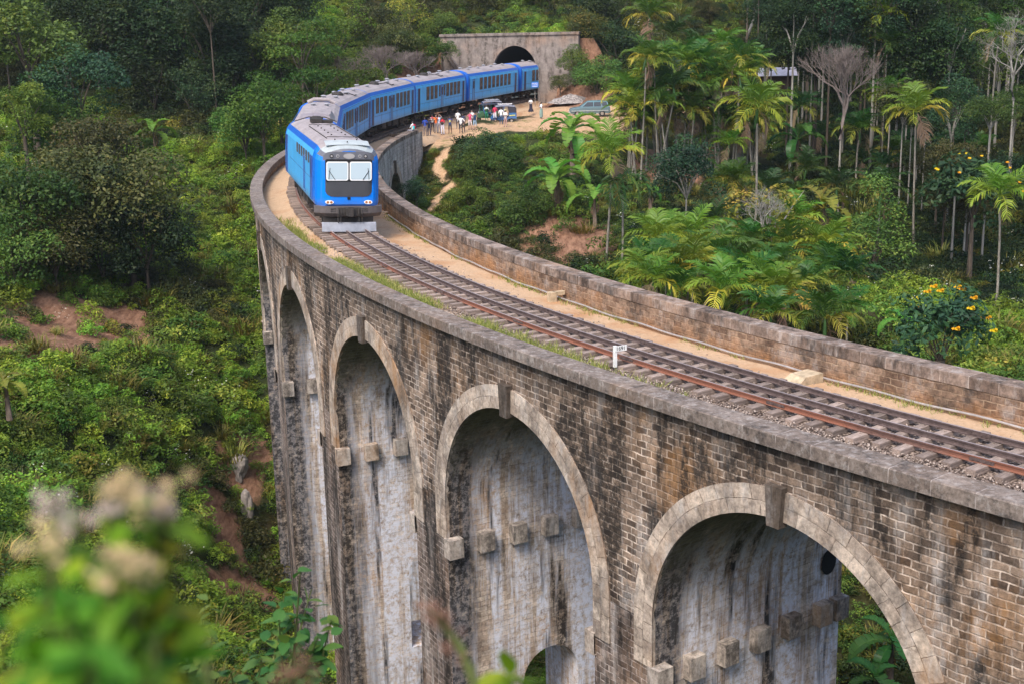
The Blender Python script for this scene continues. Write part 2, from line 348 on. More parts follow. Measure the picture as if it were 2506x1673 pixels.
def masks(x, y):
    """soil (bare tan earth) and dry (brown thatch) weights"""
    soil = np.clip(1.6-seg_dist(x, y, PATH)/0.55, 0, 1)
    soil = np.maximum(soil, np.clip(1.9-seg_dist(x, y, _q)/2.6, 0, 1))
    for (u, v, r) in ((1250, 262, 3), (1250, 275, 4), (1340, 278, 4), (1240, 235, 1.5)):
        g = atg(u, v); soil = np.maximum(soil, np.clip(1.7-np.hypot(x-g[0], (y-g[1])*0.6)/r, 0, 1))
    dry = np.zeros_like(x)
    for (u, v, r) in ((40, 735, 2.6), (130, 742, 2.8), (220, 742, 2.6), (280, 735, 1.6), (20, 760, 2.4), (90, 775, 2.4), (170, 778, 2.4), (250, 765, 2.2), (500, 1190, 1.3), (545, 1080, 1.2), (580, 1030, 1.0), (500, 1350, 1.0), (580, 1360, 1.4), (1290, 540, 2.4), (1340, 545, 2.4), (1375, 560, 1.8), (1310, 575, 1.6), (1530, 395, 2.4)):
        g = atg(u, v, 35); dry = np.maximum(dry, np.clip(1.8-np.hypot(x-g[0], (y-g[1])*0.7)/r, 0, 1))
    dx, dy = x-PORC.x, y-PORC.y; A = dx*PDIR.x+dy*PDIR.y; B = dx*PSIDE.x+dy*PSIDE.y
    dry = np.maximum(dry, ((A > -16) & (A < 2.5) & (np.abs(B) < 13) & (np.abs(B) > 3)).astype(float)*0.9)
    return soil, dry
def build_ground():
    xs = np.concatenate([np.arange(-420, -72, 12.0), np.arange(-72, 84, 1.2), np.arange(84, 460, 12.0)])
    ys = np.concatenate([np.arange(-120, -6, 10.0), np.arange(-6, 190, 1.2), np.arange(190, 560, 12.0)])
    X, Y = np.meshgrid(xs, ys, indexing='ij'); x, y = X.ravel(), Y.ravel()
    z = terr(x, y); nx, ny = len(xs), len(ys)
    r = np.hypot(x, y-100); z = np.where(r > 260, z*np.clip(1-(r-260)/400, 0.3, 1), z)
    V = np.stack([x, y, z], 1)
    I = np.arange(nx*ny).reshape(nx, ny)
    F = np.stack([I[:-1, :-1], I[1:, :-1], I[1:, 1:], I[:-1, 1:]], -1).reshape(-1, 4)
    c = V[F].mean(1); dx, dy = c[:, 0]-PORC.x, c[:, 1]-PORC.y
    A = dx*PDIR.x+dy*PDIR.y; B = dx*PSIDE.x+dy*PSIDE.y
    F = F[~((A > -0.4) & (A < 3.0) & (np.abs(B) < 3.1))]
    so, dr = masks(x, y)
    b = NB('hillside_ground'); P = b.pos()
    n1 = b.noise(P, 0.9, 6, 0.7); n2 = b.noise(P, 6.0, 5, 0.7); n3 = b.noise(P, 0.12, 3)
    col = b.mix(b.ramp(n1, 0.3, 0.7), (0.014, 0.022, 0.009), (0.045, 0.055, 0.018))
    col = b.mix(b.math('MULTIPLY', b.ramp(n3, 0.5, 0.65), 0.6), col, (0.075, 0.050, 0.028))
    dc = b.mix(b.ramp(b.noise(P, 1.0, 7, 0.75, sc=(3.2, 0.9, 2)), 0.35, 0.65), (0.11, 0.052, 0.032), (0.33, 0.19, 0.125))
    col = b.mix(b.ramp(b.math('ADD', b.attr('dry'), b.math('MULTIPLY', b.math('SUBTRACT', n1, 0.5), 1.2)), 0.35, 0.6), col, dc)
    sc = b.mix(b.ramp(n2, 0.3, 0.7), (0.34, 0.19, 0.10), (0.60, 0.42, 0.27))
    sc = b.mix(b.math('MULTIPLY', b.ramp(b.noise(P, 0.5, 6, 0.75), 0.54, 0.62), 0.75), sc, (0.15, 0.15, 0.05))
    col = b.mix(b.ramp(b.math('ADD', b.attr('soil'), b.math('MULTIPLY', b.math('SUBTRACT', n1, 0.5), 0.9)), 0.4, 0.62), col, sc)
    b.bump(b.math('ADD', b.math('MULTIPLY', n2, 0.5), n1), 0.6, 0.12)
    m = b.done(col, 0.95, 0, 0.1)
    me = npmesh('ground', V, F, [m], smooth=True)
    for nme, val in (('soil', so), ('dry', dr)):
        at_ = me.attributes.new(nme, 'FLOAT', 'POINT'); at_.data.foreach_set('value', val.astype('f4'))
    tag(link('ground', me), kind='structure')
build_ground()

# ------------------------------------------------------------------ viaduct
def build_viaduct():
    V = empty('railway_viaduct', cylp(200, RT, -30), label='long curved stone railway viaduct of tall arches crossing the valley under the blue train', cat='bridge')
    off = -V.location
    def out(mb, name, mats, parent=None, **kw):
        mb.V = [tuple(Vector(p)+off) for p in mb.V]; return mb.build(name, mats, parent or V, **kw)
    RA, ZC, HB = 4.5, -6.55, 2.92
    K = PI/180*RO
    AC = [217.5+5.84*k for k in range(-7, 2)]
    ZB = -33.0
    ts = [PI*i/28 for i in range(29)]
    # faces above the springing
    for nm, R, mat, zt in (('spandrel_wall', RO, 'spandrel', -0.16), ('inner_spandrel_wall', RI, 'spandrel_in', 0.02)):
        mb = MB()
        for ac in AC:
            cols = [(-HB*K, ZC)]+[(-RA*math.cos(t), ZC+RA*math.sin(t)) for t in ts]+[(HB*K, ZC)]
            for (s0, z0), (s1, z1) in zip(cols[:-1], cols[1:]):
                q = [(ac+s0/K, z0), (ac+s1/K, z1), (ac+s1/K, zt), (ac+s0/K, zt)]
                mb.face([cylp(a_, R, z_) for a_, z_ in q], [(rad(a_)*R, z_) for a_, z_ in q])
        for a0, a1 in ((169.6, AC[0]-HB), (AC[-1]+HB, 231.0)):
            n = 4
            for i in range(n):
                b0, b1 = a0+(a1-a0)*i/n, a0+(a1-a0)*(i+1)/n
                q = [(b0, ZB), (b1, ZB), (b1, zt), (b0, zt)]
                mb.face([cylp(a_, R, z_) for a_, z_ in q], [(rad(a_)*R, z_) for a_, z_ in q])
        if R == RO:
            for a_ in (169.6, 231.0):
                mb.face([cylp(a_, RI, ZB), cylp(a_, RO, ZB), cylp(a_, RO, -0.2), cylp(a_, RI, -0.2)], [(0, ZB), (7.8, ZB), (7.8, 0), (0, 0)])
        out(mb, nm, MT[mat])
    for ac in AC:
        visible = ac > 180
        mb = MB(); G = []; U = []
        for t in ts:
            s_, z_ = -RA*math.cos(t), ZC+RA*math.sin(t)
            G.append([cylp(ac+s_/K, RI+(RO-RI)*j/4, z_) for j in range(5)]); U.append([(RI+(RO-RI)*j/4, ZC+RA*t if t < PI/2 else ZC+RA*(PI-t)) for j in range(5)])
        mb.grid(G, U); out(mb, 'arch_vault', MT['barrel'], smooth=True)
        for R, o in ((RO, 0.05), (RI, -0.05)):
            mb = MB(); W = 0.76; G = []; U = []
            for t in [-0.30, -0.15]+[PI*i/44 for i in range(45)]+[PI+0.15, PI+0.30]:
                dn = 0.0
                tc = max(0.0, min(PI, t)); dn = abs(t-tc)*4.6
                ct, sn = -math.cos(tc), math.sin(tc)
                f = lambda rho, r: cylp(ac+ct*rho/K, r, ZC+sn*rho-dn)
                ro = R+o*(1 if True else 1)
                G.append([f(RA, R-o*2), f(RA-0.012, ro), f(RA+W, ro), f(RA+W, R-o*2)])
                U.append([(t*(RA+0.4)+ac*3, -0.1), (t*(RA+0.4)+ac*3, 0.0), (t*(RA+0.4)+ac*3, W), (t*(RA+0.4)+ac*3, W+0.1)])
            mb.grid(G, U); ring = out(mb, 'arch_ring', MT['ring'])
            mb = MB(); sg = 1 if R == RO else -1
            for r0, r1 in ((R-0.1*sg, R+0.20*sg),):
                q = [(-0.20, -2.22), (0.20, -2.22), (0.27, -1.16), (-0.27, -1.16)]
                a_ = [cylp(ac+s_/K, r0, z_) for s_, z_ in q]; b_ = [cylp(ac+s_/K, r1, z_) for s_, z_ in q]
                mb.face(b_, [(s_, z_) for s_, z_ in q])
                for i in range(4):
                    j = (i+1) % 4; mb.face([a_[i], a_[j], b_[j], b_[i]], [(0, 0), (0.3, 0), (0.3, 0.3), (0, 0.3)])
            out(mb, 'keystone', MT['keystone'], ring)
    # piers
    hp = HB-RA/K
    for k in range(len(AC)-1):
        am = (AC[k]+AC[k+1])/2; lo, hi = am-hp, am+hp
        mb = MB()
        for R, mi in ((RO, 0), (RI, 0)):
            n = 4
            for i in range(n):
                b0, b1 = lo+(hi-lo)*i/n, lo+(hi-lo)*(i+1)/n
                q = [(b0, ZB), (b1, ZB), (b1, ZC), (b0, ZC)]
                mb.face([cylp(a_, R, z_) for a_, z_ in q], [(rad(a_)*R, z_) for a_, z_ in q], mi)
        rp, pw, pz = 110.0, 1.22, -14.45
        for a_ in (lo, hi):
            rs = [RI, RI+1.2]+[rp-pw*math.cos(PI*i/14) for i in range(15)]+[RO-1.2, RO]
            zs = [None]*2+[pz+pw*math.sin(PI*i/14) for i in range(15)]+[None]*2
            for i in range(len(rs)-1):
                r0, r1 = rs[i], rs[i+1]
                z0 = zs[i] if zs[i] is not None and zs[i+1] is not None else ZB
                z1 = zs[i+1] if zs[i] is not None and zs[i+1] is not None else ZB
                q = [(r0, z0), (r1, z1), (r1, ZC), (r0, ZC)]
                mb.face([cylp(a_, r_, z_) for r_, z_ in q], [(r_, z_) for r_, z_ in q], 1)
                if z0 != ZB:
                    q = [(r0, ZB), (r1, ZB), (r1, -18.0), (r0, -18.0)]
                    mb.face([cylp(a_, r_, z_) for r_, z_ in q], [(r_, z_) for r_, z_ in q], 1)
        prof = [(rp-pw, -18.0)]+[(rp-pw*math.cos(PI*i/14), pz+pw*math.sin(PI*i/14)) for i in range(15)]+[(rp+pw, -18.0), (rp-pw, -18.0)]
        L = 0
        for (r0, z0), (r1, z1) in zip(prof[:-1], prof[1:]):
            l = math.hypot(r1-r0, z1-z0)
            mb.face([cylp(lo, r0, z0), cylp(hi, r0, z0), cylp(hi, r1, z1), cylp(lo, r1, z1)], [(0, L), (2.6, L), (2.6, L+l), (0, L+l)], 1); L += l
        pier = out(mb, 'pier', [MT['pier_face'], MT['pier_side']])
        for a_, sg in ((lo, -1), (hi, 1)):
            for r_ in (114.02, 112.75, 111.4, 110.05, 108.7, 107.3, 106.55):
                if am < 180 and r_ < 114: continue
                mb = MB(); d = 0.36; w2 = 0.285; h2 = 0.36; ctr = -8.22+0.04*math.sin(r_*9+a_)
                A1 = a_-sg*0.05; A2 = a_+sg*d/K
                P_ = lambda aa, rr, zz: cylp(aa, rr, zz)
                r0, r1 = r_-w2, r_+w2
                back = [P_(A1, r0, ctr-h2), P_(A1, r1, ctr-h2), P_(A1, r1, ctr+h2), P_(A1, r0, ctr+h2)]
                fr = [P_(A2, r0, ctr-h2), P_(A2, r1, ctr-h2), P_(A2, r1, ctr+h2), P_(A2, r0, ctr+h2)]
                uvq = [(r0, ctr-h2), (r1, ctr-h2), (r1, ctr+h2), (r0, ctr+h2)]
                mb.face(fr, uvq)
                for i in range(4):
                    j = (i+1) % 4; mb.face([back[i], back[j], fr[j], fr[i]], [(r0, 0), (r0+0.6, 0), (r0+0.6, 0.4), (r0, 0.4)])
                out(mb, 'corbel', MT['corbel'], pier, bevel=0.02)
        if abs(am-214.58) < 0.1:      # the round weep hole high in this pier
            mb = MB(); a_ = hi
            ring_ = [(106.95+0.34*math.cos(t), -6.65+0.42*math.sin(t)) for t in [2*PI*i/20 for i in range(20)]]
            mb.face([cylp(a_+0.02, r_, z_) for r_, z_ in ring_]); 
            out(mb, 'weep_hole', MT['hole'], pier)
    # parapets and copings
    def band(prof, a0, a1, name, mat, n=None, uvs=1.0, **kw):
        n = n or int((a1-a0)*1.5); mb = MB(); G = []; U = []; L = [0]
        for p, q_ in zip(prof[:-1], prof[1:]): L.append(L[-1]+math.hypot(q_[0]-p[0], q_[1]-p[1]))
        for i in range(n+1):
            a_ = a0+(a1-a0)*i/n; G.append([cylp(a_, r_, z_) for r_, z_ in prof]); U.append([(rad(a_)*112, l*uvs+3.1) for l in L])
        mb.grid(G, U)
        for a_ in (a0, a1): mb.face([cylp(a_, r_, z_) for r_, z_ in prof])
        return out(mb, name, mat, **kw)
    band([(113.80, -0.24), (113.80, -1.2), (114.19, -1.2), (114.19, -0.24)], 169.7, 230.9, 'outer_parapet', MT['parapet'])
    band([(113.70, -0.20), (113.69, 0.16), (113.72, 0.185), (114.42, 0.185), (114.45, 0.16), (114.45, -0.17), (113.70, -0.20)], 169.6, 231, 'outer_coping', MT['coping'])
    band([(106.37, -0.1), (106.37, -1.3), (106.99, -1.3), (106.99, 0.0)], 170.5, 230.9, 'inner_parapet', MT['parapet'])
    band([(106.33, -0.02), (106.33, 0.29), (106.36, 0.306), (106.99, 0.306), (107.02, 0.29), (107.02, -0.03), (106.33, -0.02)], 170.4, 231, 'inner_coping', MT['coping_in'])
    return V
build_viaduct()

# ------------------------------------------------------------------ deck and track
def build_deck():
    s0, s1 = s_of(230.5), S_PORTAL+25
    n = int((s1-s0)/0.8); xs = []
    G = []; U = []; bal = []; grs = []; oil = []
    offs = [-4.6, -4.05, -3.7, -3.2, -2.7, -2.2, -1.75, -1.45, -1.1, -0.4, 0.4, 1.1, 1.35, 1.6, 1.95, 2.3, 2.6, 3.1]
    for i in range(n+1):
        s_ = s0+(s1-s0)*i/n; a_ = A0-s_/DEG
        k = max(0, min(1, (a_-198)/9))          # 0 far, 1 near
        k2 = max(0, min(1, (a_-204)/8))
        zz = [-1.35, -0.82, -0.80, -0.78, -0.74, -0.66-0.1*(1-k), -0.5, -0.38-0.04*(1-k), -0.30-0.06*(1-k), -0.27-0.08*(1-k), -0.27-0.08*(1-k), -0.30-0.06*(1-k), -0.32-0.06*(1-k), -0.30-0.16*(1-k), -0.30-0.25*(1-k), -0.22-0.30*(1-k), -0.12-0.42*(1-k), -0.10-0.44*(1-k)]
        row = []
        for o, z_ in zip(offs, zz):
            if o == -4.6 and a_ > 170.0: o, z_ = -4.02, -0.9
            row.append(pos(s_, o, z_+0.03*math.sin(s_*2.1+o*3)*math.sin(s_*0.7-o*2)))
            ss = max(0, min(1, (o+1.75)/0.35))*max(0.9 if abs(o) < 1.3 else 0.35, k2) if o < 1.5 else k2*0.95
            bal.append(ss); grs.append(max(0, 1-abs(o-2.35)/0.75)*max(0, min(1, (a_-193)/4))*max(0, min(1, (216-a_)/7)))
        G.append(row); U.append([(s_, o) for o in offs])
    V = np.array([[tuple(p) for p in r] for r in G]).reshape(-1, 3); m = len(offs)
    I = np.arange((n+1)*m).reshape(n+1, m)
    F = np.stack([I[:-1, :-1], I[1:, :-1], I[1:, 1:], I[:-1, 1:]], -1).reshape(-1, 4)
    b = NB('trackbed'); P = b.pos()
    n1 = b.noise(P, 1.2, 6, 0.7); n2 = b.noise(P, 9, 6, 0.75)
    sand = b.mix(b.ramp(n2, 0.25, 0.75), (0.40, 0.26, 0.155), (0.60, 0.43, 0.29))
    sand = b.mix(b.math('MULTIPLY', b.ramp(b.noise(P, 0.45, 5), 0.50, 0.66), 0.7), sand, (0.40, 0.20, 0.09)); sand = b.mix(b.math('MULTIPLY', b.ramp(b.noise(P, 2.6, 6, 0.75), 0.56, 0.66), 0.6), sand, (0.24, 0.165, 0.11))
    vo = b.n('ShaderNodeTexVoronoi'); vo.inputs['Scale'].default_value = 13.0; b.l(P, vo.inputs['Vector'])
    hs = b.n('ShaderNodeSeparateColor'); b.l(vo.outputs['Color'], hs.inputs[0])
    st = b.mix(hs.outputs[0], (0.16, 0.115, 0.095), (0.50, 0.40, 0.335)); st = b.mix(b.ramp(vo.outputs['Distance'], 0.25, 0.75), st, (0.05, 0.035, 0.028)); st = b.mix(b.math('MULTIPLY', b.attr('oily'), 0.8), st, (0.045, 0.034, 0.028))
    bw = b.ramp(b.math('ADD', b.attr('ballast'), b.math('MULTIPLY', b.math('SUBTRACT', n1, 0.5), 0.7)), 0.35, 0.6)
    col = b.mix(bw, sand, st)
    gw = b.ramp(b.math('ADD', b.attr('grass'), b.math('MULTIPLY', b.math('SUBTRACT', n2, 0.5), 1.6)), 0.45, 0.8)
    col = b.mix(b.math('MULTIPLY', gw, 0.8), col, (0.17, 0.17, 0.055))
    b.bump(b.math('ADD', b.math('MULTIPLY', b.math('MULTIPLY', vo.outputs['Distance'], bw), -1.3), b.math('MULTIPLY', n2, 0.5)), 0.8, 0.05)
    me = npmesh('trackbed', V, F, [b.done(col, 0.95, 0, 0.1)], smooth=True)
    for nme, val in (('ballast', bal), ('grass', grs), ('oily', oil)):
        at_ = me.attributes.new(nme, 'FLOAT', 'POINT'); at_.data.foreach_set('value', np.array(val, 'f4'))
    tag(link('trackbed', me), kind='structure')
build_deck()

def build_track():
    T = empty('railway_track', pos(60), label='single railway track with guard rail on wooden sleepers running along the viaduct', cat='railway track')
    off = -T.location
    b = NB('rusty_rail'); P = b.pos()
    f = b.ramp(b.noise(P, 0.16, 2), 0.46, 0.52); f2 = b.ramp(b.noise(P, 7, 5), 0.3, 0.7)
    c = b.mix(f2, (0.10, 0.052, 0.040), (0.17, 0.095, 0.075)); c = b.mix(b.math('MULTIPLY', f, 0.6), c, (0.27, 0.095, 0.050))
    rust = b.done(c, 0.6, 0.0)
    b = NB('dark_rail'); P = b.pos(); f2 = b.ramp(b.noise(P, 7, 5), 0.3, 0.7)
    darkr = b.done(b.mix(f2, (0.075, 0.052, 0.048), (0.145, 0.105, 0.098)), 0.5, 0.1)
    top = plain('worn_railhead', (0.34, 0.27, 0.25), 0.42, 0.3, 0.2, 3)
    prof = [(-0.07, -0.15), (0.07, -0.15), (0.07, -0.135), (0.015, -0.115), (0.015, -0.045), (0.036, -0.035), (0.036, -0.004), (0.028, 0.0), (-0.028, 0.0), (-0.036, -0.004), (-0.036, -0.035), (-0.015, -0.045), (-0.015, -0.115), (-0.07, -0.135)]
    for o, mt_, dz, nm in ((0.81, rust, 0, 'running_rail'), (-0.86, darkr, 0, 'running_rail'), (0.06, darkr, 0.0, 'guard_rail')):
        mb = MB(); n = 300; s0, s1 = s_of(230.5), S_PORTAL+20; G = []
        for i in range(n+1):
            s_ = s0+(s1-s0)*i/n; G.append([pos(s_, o+px, pz+dz)+off for px, pz in prof+prof[:1]])
        mb.grid(G); npf = len(prof)
        for k in range(len(mb.F)): mb.M[k] = 1 if (k % npf) == 7 else 0
        r = mb.build(nm, [mt_, top], T)
        fp = MB()
        k = 0
        for s_ in np.arange(14+o*3, 64, 6.1):
            for sd in (-1, 1):
                rot = Matrix.Rotation(-head(s_), 3, 'Z')
                m2 = MB(); m2.box(pos(s_, o+sd*0.035, -0.08)+off-Vector((0, 0, 0)), (0.03, 0.62, 0.075), rot)
                for dy in (-0.22, -0.08, 0.08, 0.22): m2.box(pos(s_+dy, o+sd*0.058, -0.08)+off, (0.02, 0.035, 0.035), rot)
                m2.build('joint_bar', darkr, r)
    b = NB('old_sleeper_wood'); P = b.objc(); f = b.noise(P, 3.0, 6, 0.7, sc=(1.2, 9, 9)); r = b.rnd()
    c = b.mix(b.ramp(f, 0.3, 0.7), (0.11, 0.082, 0.068), (0.37, 0.285, 0.24)); h = b.n('ShaderNodeHueSaturation'); b.l(c, h.inputs['Color']); b.l(b.math('ADD', b.math('MULTIPLY', r, 0.8), 0.7), h.inputs['Value'])
    b.bump(f, 0.4, 0.02); wood = b.done(h.outputs[0], 0.9)
    random.seed(4); me = []
    for i in range(5):
        m = MB(); m.box((0, 0, 0), (2.72+random.uniform(-.07, .07), 0.25+random.uniform(-.025, .02), 0.15)); 
        for ox in (-0.8, 0.8):
            for sx in (-0.11, 0.11): m.box((ox+sx, random.uniform(-.05, .05), 0.082), (0.03, 0.03, 0.03))
        me.append(m.build('sleeper', wood, mesh_only=True))
    s_ = s_of(221.6); k = 0; rest = MB()
    while s_ < S_PORTAL+2:
        p = pos(s_, 0.02+random.uniform(-.05, .05), -0.228+random.uniform(-.012, .012)); hz = -head(s_)+random.uniform(-.03, .03)
        if k < 98:
            o = link('sleeper', me[k % 5], T, p+off); o.rotation_euler = (random.uniform(-.02, .02), random.uniform(-.012, .012), hz)
        else: rest.box(p+off, (2.72, 0.25, 0.15), Matrix.Rotation(hz, 3, 'Z'))
        s_ += 0.66; k += 1
    tag(rest.build('sleeper', wood, T), kind='stuff')
build_track()

def build_deck_things():
    white = plain('white_paint', (0.78, 0.78, 0.76), 0.5, 0, 0.08); black = plain('black_paint', (0.02, 0.02, 0.025), 0.5)
    ink = plain('black_lettering', (0.012, 0.012, 0.012), 0.6)
    # kilometre marker
    p = onz(1411, 847, -0.30); o = empty('distance_post', p, rad(24), 'small white distance post reading 1691 beside the rusty rail', 'sign')
    MB().box((0, 0, 0.40), (0.10, 0.09, 0.66)).build('post', white, o, bevel=0.006)
    MB().box((0, 0, 0.02), (0.104, 0.094, 0.12)).build('painted_base', black, o)
    bd = MB().box((0.17, -0.052, 0.645), (0.40, 0.018, 0.17)).build('board', white, o, bevel=0.004)
    cu = bpy.data.curves.new('digits', 'FONT'); cu.body = '1691'; cu.size = 0.165; cu.align_x = 'CENTER'; cu.align_y = 'CENTER'; cu.extrude = 0.002
    t = bpy.data.objects.new('digits_tmp', cu); C.objects.link(t); bpy.context.view_layer.update()
    me = bpy.data.meshes.new_from_object(t.evaluated_get(bpy.context.evaluated_depsgraph_get())); bpy.data.objects.remove(t)
    me.materials.clear(); me.materials.append(ink)
    d = link('digits', me, bd); d.location = (0.165, -0.0635, 0.645); d.rotation_euler = (PI/2, 0, 0)
    # water pipe
    pm = plain('galvanised_pipe', (0.40, 0.36, 0.34), 0.45, 0.3, 0.25, 2)
    mb = MB(); mb.tube([pos(s_, -3.80+0.03*math.sin(s_*0.9), -0.69+0.02*math.sin(s_*1.7)) for s_ in np.arange(4, 66, 0.5)], 0.038, 8)
    tag(mb.build('water_pipe', pm, smooth=True), 'thin grey water pipe lying along the foot of the inner parapet', 'pipe')
    cm = plain('pale_concrete', (0.46, 0.36, 0.24), 0.9, 0, 0.35, 5)
    p = onz(1266, 681, -0.60); a_ = math.atan2(p.y-CY, p.x-CX)
    mb = MB(); mb.box((0, 0, 0), (0.30, 0.26, 0.42)); mb.box((-0.3, 0, 0.13), (0.5, 0.2, 0.16))
    o = mb.build('concrete_pipe_support', cm, bevel=0.015); o.location = (p.x, p.y, -0.62); o.rotation_euler = (0, 0, a_)
    tag(o, 'small square concrete block holding the pipe, nearer the train', 'concrete block')
    p = onz(1840, 862, -0.55); a_ = math.atan2(p.y-CY, p.x-CX)
    mb = MB(); mb.box((-0.1, 0, 0.02), (0.75, 0.62, 0.30)); 
    mb.face([(0.27, -0.31, 0.17), (0.27, 0.31, 0.17), (0.85, 0.38, -0.15), (0.85, -0.38, -0.15)]); mb.face([(0.27, -0.31, 0.17), (0.85, -0.38, -0.15), (0.27, -0.31, -0.15)]); mb.face([(0.27, 0.31, 0.17), (0.27, 0.31, -0.15), (0.85, 0.38, -0.15)])
    o = mb.build('concrete_pipe_cover', cm); o.location = (p.x-0.1*math.cos(a_), p.y-0.1*math.sin(a_), -0.66); o.rotation_euler = (0, 0, a_)
    tag(o, 'larger concrete slab with a sloping ramp covering the pipe', 'concrete slab')
    wd = plain('weathered_plank', (0.42, 0.33, 0.26), 0.9, 0, 0.3, 8)
    p = onz(895, 488, -0.68); mb = MB(); mb.box((0, 0, 0.04), (0.95, 0.14, 0.07), Matrix.Rotation(rad(8), 3, 'Z'))
    o = mb.build('plank', wd); o.location = p; tag(o, 'short pale plank lying beside the front of the train', 'plank')
    # grass tufts along the outer parapet
    rng = np.random.default_rng(3); V = []; F = []; tt = []
    for i in range(5200):
        a_ = rng.triangular(194, 203, 216); s_ = s_of(a_); o_ = np.clip(rng.normal(2.25, 0.33), 1.45, 2.75)
        if math.sin(s_*1.3)+math.sin(s_*0.43+1) < rng.uniform(-1.6, 1.0): continue
        k = max(0, min(1, (a_-198)/9)); p = pos(s_, o_, -0.24-0.32*(1-k))
        for j in range(7):
            h = rng.uniform(0.08, 0.30); dx, dy = rng.normal(0, 0.07, 2); w_ = 0.012; q_ = rng.uniform(0, 6.28); lx, ly = rng.normal(0, 0.09, 2)
            b0 = len(V); cx_, sx_ = math.cos(q_)*w_, math.sin(q_)*w_
            V += [(p.x+dx-cx_, p.y+dy-sx_, p.z), (p.x+dx+cx_, p.y+dy+sx_, p.z), (p.x+dx+lx+cx_*.3, p.y+dy+ly+sx_*.3, p.z+h), (p.x+dx+lx-cx_*.3, p.y+dy+ly-sx_*.3, p.z+h)]
            F.append((b0, b0+1, b0+2, b0+3)); tt += [rng.uniform(0, 1)]*4
    for i in range(700):
        a_ = rng.uniform(192, 221); s_ = s_of(a_); o_ = -3.85+abs(rng.normal(0, 0.16))
        if math.sin(s_*0.9)+math.sin(s_*0.31+2) < rng.uniform(-1.0, 1.6): continue
        p = pos(s_, o_, -0.80)
        for j in range(6):
            h = rng.uniform(0.06, 0.2); dx, dy = rng.normal(0, 0.06, 2); w_ = 0.011; q_ = rng.uniform(0, 6.28); lx, ly = rng.normal(0, 0.07, 2)
            b0 = len(V); cx_, sx_ = math.cos(q_)*w_, math.sin(q_)*w_
            V += [(p.x+dx-cx_, p.y+dy-sx_, p.z), (p.x+dx+cx_, p.y+dy+sx_, p.z), (p.x+dx+lx+cx_*.3, p.y+dy+ly+sx_*.3, p.z+h), (p.x+dx+lx-cx_*.3, p.y+dy+ly-sx_*.3, p.z+h)]
            F.append((b0, b0+1, b0+2, b0+3)); tt += [rng.uniform(0, 1)]*4
    gm = leaf_mat('verge_grass', (0.16, 0.20, 0.04), (0.28, 0.29, 0.07), (0.44, 0.38, 0.15), 0.2, 0.1)
    tag(link('verge_grass', npmesh('verge_grass', V, F, [gm], tint=tt)), kind='stuff')
build_deck_things()
def loose_stones():
    rng = np.random.default_rng(12); N = 9000; V = []; F = []; tt = []
    for i in range(N):
        a_ = rng.triangular(199, 219, 222); s_ = s_of(a_); u_ = rng.random()
        if u_ < 0.55: o_ = rng.uniform(1.3, 2.75); z_ = -0.24+0.10*max(0, (o_-2.2)/0.5)
        elif u_ < 0.8: o_ = rng.uniform(-0.75, 0.75); z_ = -0.27
        else: o_ = -1.2-abs(rng.normal(0, 0.7)); z_ = -0.30-0.42*min(1, max(0, (-o_-1.2)/1.2))
        p = pos(s_, o_, z_); r = rng.uniform(0.012, 0.036); A = rng.normal(0, 1, (3, 3)); q, _ = np.linalg.qr(A); d = q*r*rng.uniform(0.7, 1.3, (3, 1)); b0 = len(V); c = np.array(p)+np.array([0, 0, r*0.4])
        V += [c+d[0], c-d[0], c+d[1], c-d[1], c+d[2], c-d[2]]; F += [(b0+x, b0+y, b0+z) for x, y, z in ((0, 2, 4), (2, 1, 4), (1, 3, 4), (3, 0, 4), (2, 0, 5), (1, 2, 5), (3, 1, 5), (0, 3, 5))]; tt += [rng.random()]*6
    b = NB('loose_ballast'); m = b.done(b.mix(b.attr('tint'), (0.17, 0.125, 0.105), (0.52, 0.43, 0.37)), 0.95)
    tag(link('loose_ballast', npmesh('loose_ballast', V, F, [m], tint=tt)), kind='stuff')
loose_stones()
